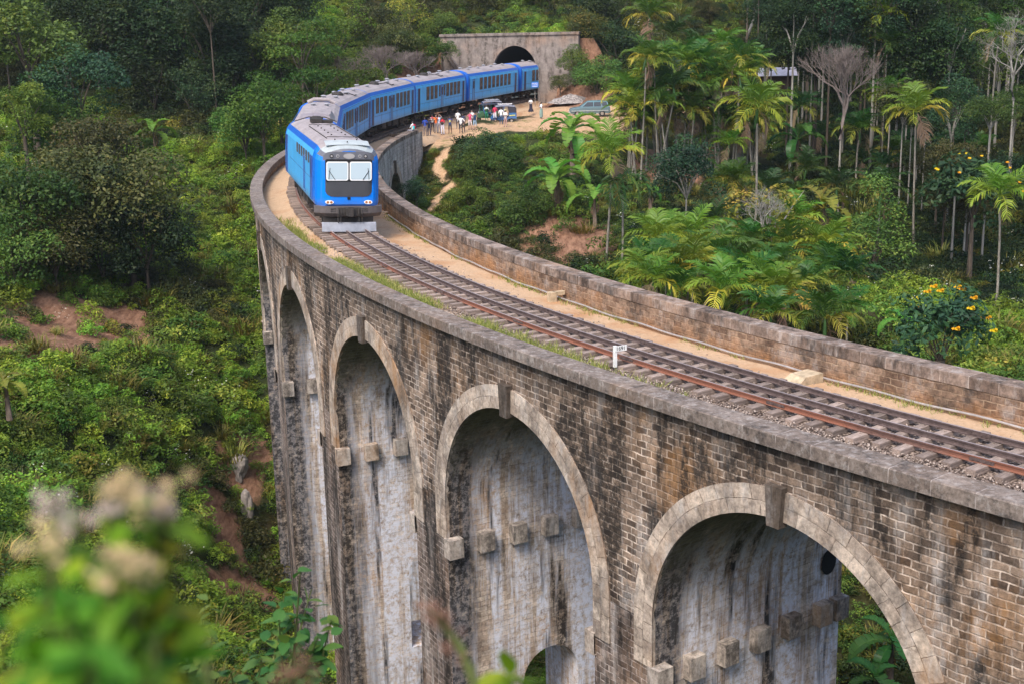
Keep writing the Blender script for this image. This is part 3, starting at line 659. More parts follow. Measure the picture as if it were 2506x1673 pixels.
# ------------------------------------------------------------------ tunnel portal
def build_portal():
    b = NB('portal_concrete'); P = b.objc()
    g = b.noise(P, 1.4, 7, 0.72); st = b.noise(P, 1.0, 7, 0.7, sc=(1.5, 1.5, 0.35)); sp = b.noise(P, 2.2, 8, 0.8)
    col = b.mix(b.ramp(g, 0.3, 0.7), (0.17, 0.14, 0.125), (0.34, 0.295, 0.27))
    col = b.mix(b.math('MULTIPLY', b.math('MULTIPLY', b.ramp(st, 0.46, 0.60), b.ramp(sp, 0.41, 0.55)), 0.85), col, (0.05, 0.042, 0.036))
    col = b.mix(b.math('MULTIPLY', b.ramp(b.noise(P, 0.35, 4), 0.52, 0.68), 0.4), col, (0.36, 0.21, 0.13))
    b.bump(sp, 0.5, 0.05); conc = b.done(col, 0.95, 0, 0.15)
    o = empty('tunnel_portal', PORC+Vector((0, 0, -0.6)), -PH, 'weathered concrete tunnel mouth in the hillside swallowing the end of the train', 'tunnel')
    HW, SP, R0 = 2.78, 3.55, 2.78                      # half width, springing height, arch radius (above the base)
    X0, X1, ZT = -9.3, 7.9, 8.0
    mb = MB()
    prof = [(-HW, 0.0), (-HW, SP*0.5)]+[(-R0*math.cos(PI*i/24), SP+R0*1.17*math.sin(PI*i/24)) for i in range(25)]+[(HW, SP*0.5), (HW, 0.0)]
    for (x0, z0), (x1, z1) in zip(prof[:-1], prof[1:]):
        if abs(x1-x0) > 1e-6: mb.face([(x0, 0, z0), (x1, 0, z1), (x1, 0, ZT), (x0, 0, ZT)])
        mb.face([(x0, 0, z0), (x0, 1.0, z0), (x1, 1.0, z1), (x1, 0, z1)])
    for a_, c_ in ((X0, -HW), (HW, X1)): mb.face([(a_, 0, -0.8), (c_, 0, -0.8), (c_, 0, ZT), (a_, 0, ZT)])
    for a_, c_ in ((X0, X0), (X1, X1)): mb.face([(a_, 0, -0.8), (a_, 1.2, -0.8), (a_, 1.2, ZT), (a_, 0, ZT)])
    mb.face([(X0, 0, ZT), (X1, 0, ZT), (X1, 1.2, ZT), (X0, 1.2, ZT)])
    mb.build('wall', conc, o)
    MB().box(((X0+X1)/2, 0.5, ZT+0.16), (X1-X0+0.2, 1.35, 0.32)).build('coping', conc, o, bevel=0.03)
    mb = MB()
    for (x0, z0), (x1, z1) in zip(prof[2:-2][:-1], prof[2:-2][1:]):
        f = lambda x, z, k: (x*k, -0.06, SP+(z-SP)*k)
        mb.face([f(x0, z0, 1.0), f(x1, z1, 1.0), f(x1, z1, 1.13), f(x0, z0, 1.13)])
        mb.face([f(x0, z0, 1.13), f(x1, z1, 1.13), (x1*1.13, 0.02, SP+(z1-SP)*1.13), (x0*1.13, 0.02, SP+(z0-SP)*1.13)])
    mb.build('arch_ring', conc, o)
    lining_mat = plain('dark_lining', (0.022, 0.02, 0.02), 1.0)  # near-black over the whole tube
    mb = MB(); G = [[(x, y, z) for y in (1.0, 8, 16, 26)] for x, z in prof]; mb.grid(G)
    mb.face([(x, 26, z) for x, z in prof]); mb.build('lining', lining_mat, o)
    soil = plain('backfill_earth', (0.12, 0.075, 0.045), 1.0, 0, 0.4, 1.5)
    mb = MB(); G = [[(x, y, 7.62+0.1*math.sin(x*2+y)) for y in (1.05, 2.2, 3.6, 5.5)] for x in np.linspace(-5, 5, 12)]; mb.grid(G); mb.build('backfill', soil, o, smooth=True)
    # sloping wing wall on the left
    mb = MB()
    A = [(X0, -0.05, 7.6), (X0+4.6, -0.6, 0.1)]
    mb.face([(X0-0.3, -0.5, 7.5), (X0+0.3, -0.7, 7.3), (X0+5.2, -0.9, 0.0), (X0+4.5, -0.7, 0.0)])
    mb.face([(X0+0.3, -0.7, 7.3), (X0+0.3, 0.0, 7.3), (X0+5.2, 0.0, 0.0), (X0+5.2, -0.9, 0.0)])
    mb.face([(X0-0.3, -0.5, 7.5), (X0+4.5, -0.7, 0.0), (X0+4.5, 0, 0), (X0-0.3, 0, 7.5)])
    mb.build('wing_wall', conc, o)
build_portal()

# ------------------------------------------------------------------ the train
def paint(name, col, rough=0.35, var=0.12):
    b = NB(name); P = b.objc(); f = b.noise(P, 1.1, 6, 0.7); g = b.noise(P, 1.0, 6, 0.7, sc=(3.0, 3.0, 0.35))
    c = b.mix(b.ramp(f, 0.3, 0.7), tuple(x*(1-var) for x in col), tuple(min(1, x*(1+var)) for x in col))
    c = b.mix(b.math('MULTIPLY', b.ramp(g, 0.52, 0.72), 0.28), c, (0.16, 0.13, 0.10))
    sz = b.n('ShaderNodeSeparateXYZ'); b.l(P, sz.inputs[0]); dz = b.ramp(b.math('ADD', b.math('MULTIPLY', sz.outputs[2], -1.0), b.math('MULTIPLY', b.math('SUBTRACT', f, 0.5), 0.9)), -1.35, -0.85)
    c = b.mix(b.math('MULTIPLY', dz, 0.45), c, (0.12, 0.095, 0.075))
    return b.done(c, rough, 0, 0.4)
def build_train():
    LB = paint('light_blue_paint', (0.085, 0.47, 0.93)); DB = paint('dark_blue_paint', (0.008, 0.115, 0.52)); FB = paint('bright_blue_paint', (0.003, 0.215, 0.86), 0.25, 0.05)
    b = NB('dusty_roof'); P = b.objc(); f = b.noise(P, 1.2, 6, 0.7); g = b.noise(P, 1, 5, 0.7, sc=(0.5, 4, 4))
    c = b.mix(b.ramp(f, 0.3, 0.7), (0.26, 0.225, 0.23), (0.40, 0.355, 0.36)); c = b.mix(b.math('MULTIPLY', b.ramp(g, 0.5, 0.7), 0.4), c, (0.13, 0.105, 0.10)); RF = b.done(c, 0.75)
    WR = paint('pale_front_roof', (0.38, 0.42, 0.43), 0.5); DK = plain('dark_underframe', (0.035, 0.030, 0.028), 0.8, 0, 0.4); GR = plain('charcoal_mask', (0.055, 0.058, 0.068), 0.45, 0, 0.1, 2)
    GY = plain('mask_grey', (0.13, 0.135, 0.16), 0.45, 0, 0.1, 2); BM = plain('bumper_grey', (0.10, 0.085, 0.085), 0.6, 0, 0.2); AL = plain('plough_steel', (0.34, 0.35, 0.39), 0.4, 0.3, 0.2, 3)
    b = NB('windscreen_glass'); b.done((0.50, 0.62, 0.70), 0.06, 0.0, 0.9); WS = b.mat  # sky reflection put into the pale base colour
    WH = plain('window_rubber', (0.85, 0.86, 0.87), 0.5, 0, 0.05); BK = plain('black_rubber', (0.01, 0.01, 0.012), 0.5); LA = plain('lamp_glass', (0.40, 0.39, 0.40), 0.15, 0.1, 0.1); AM = plain('amber_lamp', (0.45, 0.16, 0.05), 0.2)
    b = NB('shuttered_window'); P = b.objc(); f = b.noise(P, 2.0, 4, 0.6, sc=(2, 1, 1)); r = b.rnd()
    c = b.mix(b.ramp(f, 0.35, 0.65), (0.045, 0.030, 0.025), (0.24, 0.15, 0.105)); SH = b.done(c, 0.5)
    DG = plain('dark_opening', (0.018, 0.016, 0.016), 0.3)
    T = empty('passenger_train', pos(S_PORTAL-20), label='bright blue passenger train curving out of the tunnel onto the viaduct', cat='train')
    def frame(sc, half=5.2):
        a, c = pos(sc-half), pos(sc+half); m = (a+c)/2+Vector((0, 0, 0.12)); d = (a-c); dz = d.z; yaw = math.atan2(d.y, d.x); pit = -math.atan2(dz, math.hypot(d.x, d.y))
        return m, Euler((-0.055, pit, yaw))
    sect = [(0.0, 3.80), (0.5, 3.77), (0.95, 3.65), (1.22, 3.48), (1.38, 3.25), (1.455, 3.0), (1.475, 2.2), (1.475, 1.05), (1.45, 0.92)]
    sec = sect+[(-y, z) for y, z in sect[::-1]]
    def wheelset(mb, x0):
        for x in (x0-1.1, x0+1.1):
            for y in (-0.8, 0.8):
                n = 16; ring = [(x+0.43*math.cos(2*PI*i/n), 0.43+0.43*math.sin(2*PI*i/n)) for i in range(n)]
                mb.face([(p, y-0.06, q) for p, q in ring]); mb.face([(p, y+0.06, q) for p, q in ring])
                for i in range(n):
                    j = (i+1) % n; mb.face([(ring[i][0], y-.06, ring[i][1]), (ring[j][0], y-.06, ring[j][1]), (ring[j][0], y+.06, ring[j][1]), (ring[i][0], y+.06, ring[i][1])])
            mb.box((x, 0, 0.43), (0.14, 1.7, 0.14))
            for y in (-1.02, 1.02): mb.box((x, y, 0.45), (0.3, 0.2, 0.3)); mb.tube([(x-0.3, y, 0.55), (x-0.3, y, 0.85)], 0.09, 8); mb.tube([(x+0.3, y, 0.55), (x+0.3, y, 0.85)], 0.09, 8)
        for y in (-1.02, 1.02): mb.box((x0, y, 0.62), (3.0, 0.14, 0.2)); mb.tube([(x0-0.5, y, 0.3), (x0, y, 0.42), (x0+0.5, y, 0.3)], 0.05, 6)
        mb.box((x0, 0, 0.7), (0.5, 2.1, 0.3))
        return mb
    mw = {}
    def window_mesh(w_, h_):
        if (w_, h_) in mw: return mw[(w_, h_)]
        m = MB(); m.box((0, 0, 0), (w_, 0.02, h_), m=0)
        t = 0.045
        for x in (-w_/2, w_/2): m.box((x, 0.008, 0), (t, 0.035, h_+t), m=1)
        for z in (-h_/2, h_/2): m.box((0, 0.008, z), (w_-t, 0.035, t), m=1)
        for z in (-h_*0.22, 0.0, h_*0.22): m.box((0, 0.012, z), (w_-t, 0.012, 0.022), m=1)
        m.box((0, 0.006, -h_*0.36), (w_-t, 0.014, h_*0.22), m=2)
        me = m.build('window', [SH, LBF, DG], mesh_only=True); mw[(w_, h_)] = me; return me
    LBF = plain('window_frame_brown', (0.10, 0.085, 0.08), 0.5)
    def door_mesh(w_, h_, open_=False):
        m = MB(); m.box((0, 0, 0), (w_, 0.024, h_), m=1 if open_ else 0)
        for x in (-w_/2, w_/2): m.box((x, 0.012, 0), (0.04, 0.04, h_+0.05), m=2)
        m.box((0, 0.012, h_/2), (w_, 0.04, 0.04), m=2)
        if not open_: m.box((0, 0.016, h_*0.22), (w_*0.62, 0.012, h_*0.36), m=1)
        return m.build('door', [LB, DG, DB], mesh_only=True)
    D1, D0 = door_mesh(0.62, 1.95), door_mesh(0.52, 1.95, True)
    def side_parts(body, items):
        for sgn in (-1, 1):
            for me, nm, x, z in items:
                o = link(nm, me, body, (x, sgn*(1.479), z))
                if sgn < 0: o.rotation_euler = (0, 0, PI)
    vent = None
    def vents(body, xs, big):
        nonlocal vent
        if vent is None:
            m = MB(); m.tube([(0, 0, 0), (0, 0, 0.10)], 0.13, 10); m.tube([(0, 0, 0.10), (0, 0, 0.13), (0, 0, 0.19)], [0.2, 0.23, 0.12], 12); vent = m.build('roof_vent', [RV], mesh_only=True)
        for x in xs:
            for y in (-0.42, 0.42): link('roof_vent', vent, body, (x, y, 3.76))
        if big is not None:
            m = MB(); m.tube([(0, 0, 0), (0, 0, 0.12), (0, 0, 0.26)], [0.42, 0.42, 0.22], 14); m.build('roof_fan', [DK], body, loc=(big, 0.1, 3.78))
            m = MB(); m.tube([(big-0.4, 0.35, 3.84), (big-2.0, 0.6, 3.84), (big-2.3, 1.0, 3.68), (big-3.2, 1.0, 3.68)], 0.035, 5); m.build('roof_conduit', [DK], body)
    RV = plain('vent_grey', (0.30, 0.30, 0.33), 0.5)
    def coach(sc, L, pattern, roofv, big, fairing=False, shift=0.0):
        m, eu = frame(sc); m = m+Vector((math.cos(head(sc)), -math.sin(head(sc)), 0))*shift; H = L/2; mb = MB()
        xs = [-H, -H+0.12, -H+0.42, -H+0.43, H-0.43, H-0.42, H-0.12, H]
        G = []
        for i, x in enumerate(xs):
            k = 0.97 if i in (0, 7) else 1.0
            G.append([(x, y*k, 0.92+(z-0.92)*(k if z > 2 else 1)) for y, z in sec])
        mb.grid(G); ns = len(sec)-1
        for f in range(len(mb.F)):
            i, j = divmod(f, ns)
            end = i in (0, 1, 5, 6)
            lo, hi = min(j, ns-1-j), 0
            mb.M[f] = 1 if end or lo == 3 else (2 if lo < 3 else 0)
        mb.face(G[0], m=1); mb.face(G[-1], m=1)
        body = mb.build('carriage', [LB, DB, RF], T, smooth=False)
        body.location = m-T.location; body.rotation_euler = eu; body.scale = (1, 1.075, 1.1)
        it = []
        for kind, x in pattern:
            if kind == 'w': it.append((window_mesh(0.78, 1.12), 'window', x, 2.42))
            elif kind == 'n': it.append((window_mesh(0.34, 0.95), 'window', x, 2.45))
            elif kind == 'd': it.append((D1, 'door', x, 1.98))
            else: it.append((D0, 'door', x, 1.98))
        q = MB()
        for z in (1.62, 3.2): q.box((0, 0, z-2.42), (L-1.0, 0.014, 0.025))
        for x in np.arange(-H+1.6, H-1, 2.6): q.box((x, 0, -1.1), (0.02, 0.012, 0.75))
        it.append((q.build('panel_seam', [DB], mesh_only=True), 'panel_seam', 0, 2.42))
        side_parts(body, it); vents(body, roofv, big)
        if fairing:
            q = MB(); G = []
            for x, k in ((H-0.5, 0.9), (H-0.9, 1.0), (H-4.2, 1.0), (H-5.0, 0.85)):
                G.append([(x, y, z) for y, z in ((-1.1*k, 3.5), (-0.85*k, 3.86+0.12*k), (0, 3.98+0.1*k), (0.85*k, 3.86+0.12*k), (1.1*k, 3.5))])
            q.grid(G); q.face(G[0]); q.face(G[-1]); q.build('roof_fairing', [RF], body, smooth=False)
            q = MB(); q.tube([(-H+0.8, -0.9, 3.75), (-H+0.8, -0.5, 3.95), (-H+0.8, 0.5, 3.95), (-H+0.8, 0.9, 3.75)], 0.13, 8); q.build('exhaust_pipe', [RF], body)
        for x0 in (-H+2.6, H-2.6): wheelset(MB(), x0).build('bogie', DK, body, loc=(0, 0, -0.11))
        q = MB()
        for x, w_, h_ in ((-1.8, 1.7, 0.5), (0.4, 1.2, 0.42), (2.2, 1.3, 0.5)):
            for y in (-0.9, 0.9): q.box((x, y, 0.9-h_/2), (w_, 0.7, h_))
        for x in (-3.4, 3.4):
            for z in (0.25, 0.5, 0.75): q.box((x, 1.38, z), (0.5, 0.2, 0.03)); q.box((x, -1.38, z), (0.5, 0.2, 0.03))
        q.box((0, 0, 0.9), (L-0.6, 2.3, 0.12)); q.build('underframe', DK, body)
        q = MB(); q.box((H+0.2, 0, 2.1), (0.5, 1.3, 2.2)); q.box((H+0.25, 0, 0.78), (0.6, 0.3, 0.25)); q.build('gangway', DK, body)
        return body
    pit = 16.02; s0 = s_of(198.8)+0.35; L = 16.1
    pc = [('o', -6.9), ('w', -5.3), ('w', -4.1), ('w', -2.9), ('w', -1.7), ('n', -0.75), ('d', 0.0), ('n', 0.75), ('w', 1.9), ('w', 3.1), ('w', 4.3), ('o', 6.9)]
    pe = [('o', -6.8)]+[('w', -4.6+1.28*i) for i in range(8)]+[('d', 6.6)]
    pb = [('o', 6.7), ('w', 5.3), ('w', 4.0), ('w', 2.7), ('n', 1.3), ('d', 0.6), ('n', -0.1), ('w', -1.4), ('w', -2.7), ('w', -4.0), ('w', -5.3), ('o', -6.9)]
    ends = [s0+pit*i for i in range(1, 5)]+[s0+pit*5, s0+pit*6+1.9, s0+pit*7+1.9]
    pats = [(pc, (-3.5, 3.2), None, True), (pb, (-5.5, -1.5, 3.5), 0.5, False), (pb, (-5.2, -2.0, 4.6), 1.2, False), (pc, (-5.0, -1.8, 4.2), 1.5, False), (pe, (-5.2, -1.5, 2.6, 5.5), None, False), (pc, (-4, 3), None, False)]
    for i, (p_, rv, bg_, fa) in enumerate(pats):
        coach((ends[i]+ends[i+1])/2, L, p_, rv, bg_, fa, (0.45, 0.28, 0.1, 0, 0, 0)[i])
    # driving car ------------------------------------------------
    m, eu = frame(s0+pit/2); H = L/2; mb = MB(); G = []; hd_ = head(s0+pit/2); m = m+Vector((math.cos(hd_), -math.sin(hd_), 0))*0.28
    xs = [-H, -H+0.12, -H+0.4, -H+0.41, H-2.0, H-1.6, H-1.0, H-0.6, H-0.3, H-0.1, H+0.05]
    for x in xs:
        t = max(0, (x-(H-0.75))/0.80); w_ = 1-(1-math.sqrt(max(0, 1-t*t*0.80)))*0.42
        u_ = max(0, (x-(H-1.7))/1.75); dz = 0.34*u_*u_
        G.append([(x, y*w_, z-dz*max(0, (z-2.6)/1.2)) for y, z in sec])
    mb.grid(G); ns = len(sec)-1
    for f in range(len(mb.F)):
        i, j = divmod(f, ns); lo = min(j, ns-1-j)
        if i in (0, 1): mb.M[f] = 1
        elif i >= 7: mb.M[f] = (5 if lo == 3 else 3) if lo >= 3 else 4
        elif i >= 5: mb.M[f] = (2 if lo < 3 else 3)
        else: mb.M[f] = 1 if lo == 3 else (2 if lo < 3 else 0)
    mb.face(G[0], m=1)
    # front skin bulging slightly
    rim = G[-1]; ctr = []
    R2 = [(H+0.14, y*0.72, 2.15+(z-2.15)*0.93) for x, y, z in rim]
    mb.grid([rim, R2]); 
    for k in range(len(mb.F)-ns, len(mb.F)): mb.M[k] = 5 if min(k-(len(mb.F)-ns), len(mb.F)-1-k) <= 3 else 3
    mb.face(R2, m=3)
    body = mb.build('driving_car', [LB, DB, RF, FB, WR, GY], T); body.location = m-T.location; body.rotation_euler = eu; body.scale = (1, 1.075, 1.1)
    FX = H+0.145
    def plate(poly, x, th, mat, name, par=body):
        q = MB(); q.face([(x+th, y, z) for y, z in poly]); n = len(poly)
        for i in range(n):
            j = (i+1) % n; q.face([(x, *poly[i]), (x, *poly[j]), (x+th, *poly[j]), (x+th, *poly[i])])
        return q.build(name, mat, par)
    def rrect(y0, y1, z0, z1, r, n=5):
        out = []
        for cy_, cz_, a0 in ((y1-r, z1-r, 0), (y0+r, z1-r, 90), (y0+r, z0+r, 180), (y1-r, z0+r, 270)):
            out += [(cy_+r*math.cos(rad(a0+90*i/n)), cz_+r*math.sin(rad(a0+90*i/n))) for i in range(n+1)]
        return out
    mask = [(1.03, 3.30), (-1.03, 3.30), (-1.14, 3.0), (-1.15, 1.80)]+[(-0.75-0.40*math.cos(rad(a_)), 1.78-0.40*math.sin(rad(a_))) for a_ in (20, 40, 60, 80)]+[(-0.4, 1.345), (0.4, 1.345)]+[(0.75+0.40*math.cos(rad(a_)), 1.78-0.40*math.sin(rad(a_))) for a_ in (80, 60, 40, 20)]+[(1.15, 1.80), (1.14, 3.0)]
    # the side wings of the mask wrap back, so build it on a gentle curve
    q = MB(); NQ = 14; G = []
    def mz(y, lo):
        a = abs(y)
        if lo: return 1.345 if a < 0.7 else 1.345+0.45*(1-math.sqrt(max(0, 1-((a-0.7)/0.46)**2)))
        return 3.33 if a < 0.95 else 3.33-(a-0.95)*0.9
    for i in range(NQ+1):
        y = -1.155+2.31*i/NQ; x = FX+0.018-0.16*max(0, (abs(y)-0.80)/0.36)**2
        G.append([(x, y, mz(y, True)+(mz(y, False)-mz(y, True))*j/6) for j in range(7)])
    q.grid(G)
    for k in range(len(q.F)): q.M[k] = 1 if k % 6 >= 5 else 0
    q.build('front_mask', [GR, GY], body, smooth=True)
    plate(rrect(-1.06, 1.06, 2.02, 3.0, 0.08), FX-0.02, 0.05, BK, 'windscreen_surround')
    for y0, y1 in ((-1.03, -0.03), (0.03, 1.03)):
        fr = plate(rrect(y0, y1, 2.06, 2.90, 0.1), FX+0.02, 0.02, WH, 'windscreen_frame')
        plate(rrect(y0+0.05, y1-0.05, 2.11, 2.85, 0.07), FX+0.035, 0.012, WS, 'windscreen', fr)
        q = MB(); ys = y0+0.12 if y0 < -0.5 else y1-0.12; s_ = 1 if y0 < -0.5 else -1
        q.tube([(FX+0.055, ys, 2.12), (FX+0.06, ys+s_*0.05, 2.62)], 0.012, 5); q.tube([(FX+0.055, ys, 2.50), (FX+0.06, ys+s_*0.28, 2.10)], 0.014, 5); q.build('wiper', BK, fr)
    for y, r_, mt_ in ((-0.79, 0.085, BK), (0.75, 0.085, BK), (-0.51, 0.075, LA), (0.49, 0.075, LA)):
        q = MB(); q.tube([(FX-0.02, y, 3.14), (FX+0.05, y, 3.14)], r_, 14, 0); q.tube([(FX+0.05, y, 3.14), (FX+0.055, y, 3.14)], r_*0.6, 12, 1); q.build('marker_lamp', [mt_, LA if mt_ is BK else GY], body)
    plate([(0.30*math.cos(2*PI*i/24), 3.14+0.15*math.sin(2*PI*i/24)) for i in range(24)], FX-0.02, 0.06, GY, 'lamp_housing')
    plate([(0.26*math.cos(2*PI*i/24), 3.14+0.12*math.sin(2*PI*i/24)) for i in range(24)], FX+0.03, 0.02, LA, 'headlight')
    for y in (-0.88, 0.88):
        hl = plate([(y+0.19*math.cos(2*PI*i/20), 1.10+0.085*math.sin(2*PI*i/20)) for i in range(20)], FX-0.10, 0.13, WH, 'tail_lamp')
        for dy in (-0.08, 0.08): plate([(y+dy+0.06*math.cos(2*PI*i/12), 1.10+0.055*math.sin(2*PI*i/12)) for i in range(12)], FX+0.025, 0.012, AM, 'lamp', hl)
    plate(rrect(-0.07, 0.07, 1.22, 1.33, 0.02), FX-0.02, 0.05, BK, 'badge')
    # bumper, couplers and plough
    q = MB(); G = []
    for i in range(13):
        a_ = -1+2*i/12; y = 1.56*a_; x = H+0.25-0.42*abs(a_)**3.5
        G.append([(x-0.25, y, 0.93), (x+0.02, y, 0.92), (x+0.04, y, 0.62), (x-0.14, y*0.96, 0.44), (x-0.5, y*0.94, 0.42)])
    q.grid(G); q.build('bumper', BM, body, smooth=False)
    q = MB(); q.box((H+0.38, 0, 0.70), (0.35, 0.34, 0.34)); q.box((H+0.5, 0.05, 0.72), (0.2, 0.22, 0.42)); q.box((H+0.3, 0, 0.7), (0.06, 1.05, 0.36))
    for y, k in ((0.42, 1), (0.56, 0.9), (-0.38, 0.8), (-0.5, 0.7)): q.tube([(H+0.3, y, 0.86), (H+0.46, y, 0.62), (H+0.44, y*1.03, 0.2*k+0.08), (H+0.30, y*1.05, 0.42)], 0.025, 6)
    for y in (0.72, -0.72):
        for z in (0.62, 0.72, 0.82): q.box((H+0.25, y, z), (0.05, 0.25, 0.03))
    q.build('coupler', DK, body)
    q = MB(); G = []
    for i in range(9):
        a_ = -1+2*i/8; y = 1.24*a_; x = H+0.28-0.12*a_*a_; G.append([(x-0.1, y, 0.42), (x, y, 0.36), (x+0.07, y, 0.02), (x, y, -0.03)])
    q.grid(G); q.build('snow_plough', AL, body, loc=(0.1, 0, -0.2))
    q = MB(); q.box((H-0.35, 0, 0.48), (0.6, 2.3, 0.85)); q.build('front_valance', DK, body, loc=(0, 0, -0.1))
    it = [(window_mesh(0.36, 0.42), 'window', x, 2.80) for x in (4.9, 3.75, 2.6, 1.45, 0.3, -0.85)]+[(D0, 'door', -6.85, 2.0)]
    q = MB(); q.box((0, 0, 0.42), (0.5, 0.02, 0.85), m=1); q.box((0, 0, -0.5), (0.5, 0.02, 0.9), m=0)
    for x in (-0.3, 0.3): q.box((x, 0.02, 0), (0.04, 0.05, 1.95), m=2)
    cab = q.build('cab_door', [LB, DG, DB], mesh_only=True); it.append((cab, 'door', 6.15, 2.02))
    q = MB()
    for x in (-0.14, 0.14): q.tube([(x, 0.0, -0.8), (x, 0.06, -0.75), (x, 0.06, 0.75), (x, 0, 0.8)], 0.02, 6)
    q.box((0, 0, -0.85), (0.4, 0.05, 0.03)); hr = q.build('handrail', [DB], mesh_only=True); it.append((hr, 'handrail', 3.2, 1.95))
    q = MB(); q.box((0, 0, 0), (10.5, 0.012, 0.02)); it.append((q.build('panel_line', [DB], mesh_only=True), 'panel_line', 0.2, 1.95))
    side_parts(body, it)
    for x0 in (-H+2.7, H-2.9): wheelset(MB(), x0).build('bogie', DK, body, loc=(0, 0, -0.11))
    q = MB(); q.box((0, 0, 0.9), (L-1.2, 2.4, 0.14))
    for x, w_ in ((-1.6, 1.8), (0.5, 1.4), (2.0, 0.9)):
        for y in (-0.95, 0.95): q.box((x, y, 0.6), (w_, 0.65, 0.5))
    q.build('underframe', DK, body)
    q = MB()
    for y in (-0.72, 0.72): q.box((1.6, y, 3.735), (8.2, 0.03, 0.03))
    for x in (-2.5, 5.7): q.box((x, 0, 3.80), (0.03, 1.45, 0.03))
    for x in (-1.5, 0, 1.5, 3.0, 4.4):
        for y in (-0.35, 0.3): q.box((x, y, 3.80), (0.07, 0.07, 0.06))
    q.build('roof_rail', DK, body)
    q = MB(); q.tube([(-5.6, 0, 3.78), (-5.6, 0, 3.98), (-5.6, 0, 4.05)], [0.36, 0.36, 0.2], 14); q.box((-4.4, 0.15, 3.86), (0.9, 1.1, 0.14)); q.box((-3.9, -0.2, 3.92), (0.5, 0.6, 0.2)); q.tube([(-5.9, -1.15, 3.75), (-5.9, -0.4, 3.98), (-5.9, 0.5, 3.98), (-5.9, 1.15, 3.75)], 0.03, 6); q.build('roof_fan', DK, body)
    q = MB(); G = [[(x, y, 3.80-0.05*(y/1.0)**2-0.34*max(0, (x-(H-1.7))/1.75)**2+0.025) for y in np.linspace(-1.0, 1.0, 7)] for x in np.linspace(H-1.0, H-0.3, 6)]; q.grid(G); q.build('front_roof_panel', [WR], body, smooth=True)
    q = MB(); q.box((H-0.45, 0, 3.72), (0.05, 0.05, 0.06)); q.box((H-1.0, 0.5, 3.78), (0.06, 0.05, 0.05)); q.box((H-1.0, -0.5, 3.78), (0.06, 0.05, 0.05)); q.build('aerial', DK, body)
build_train()
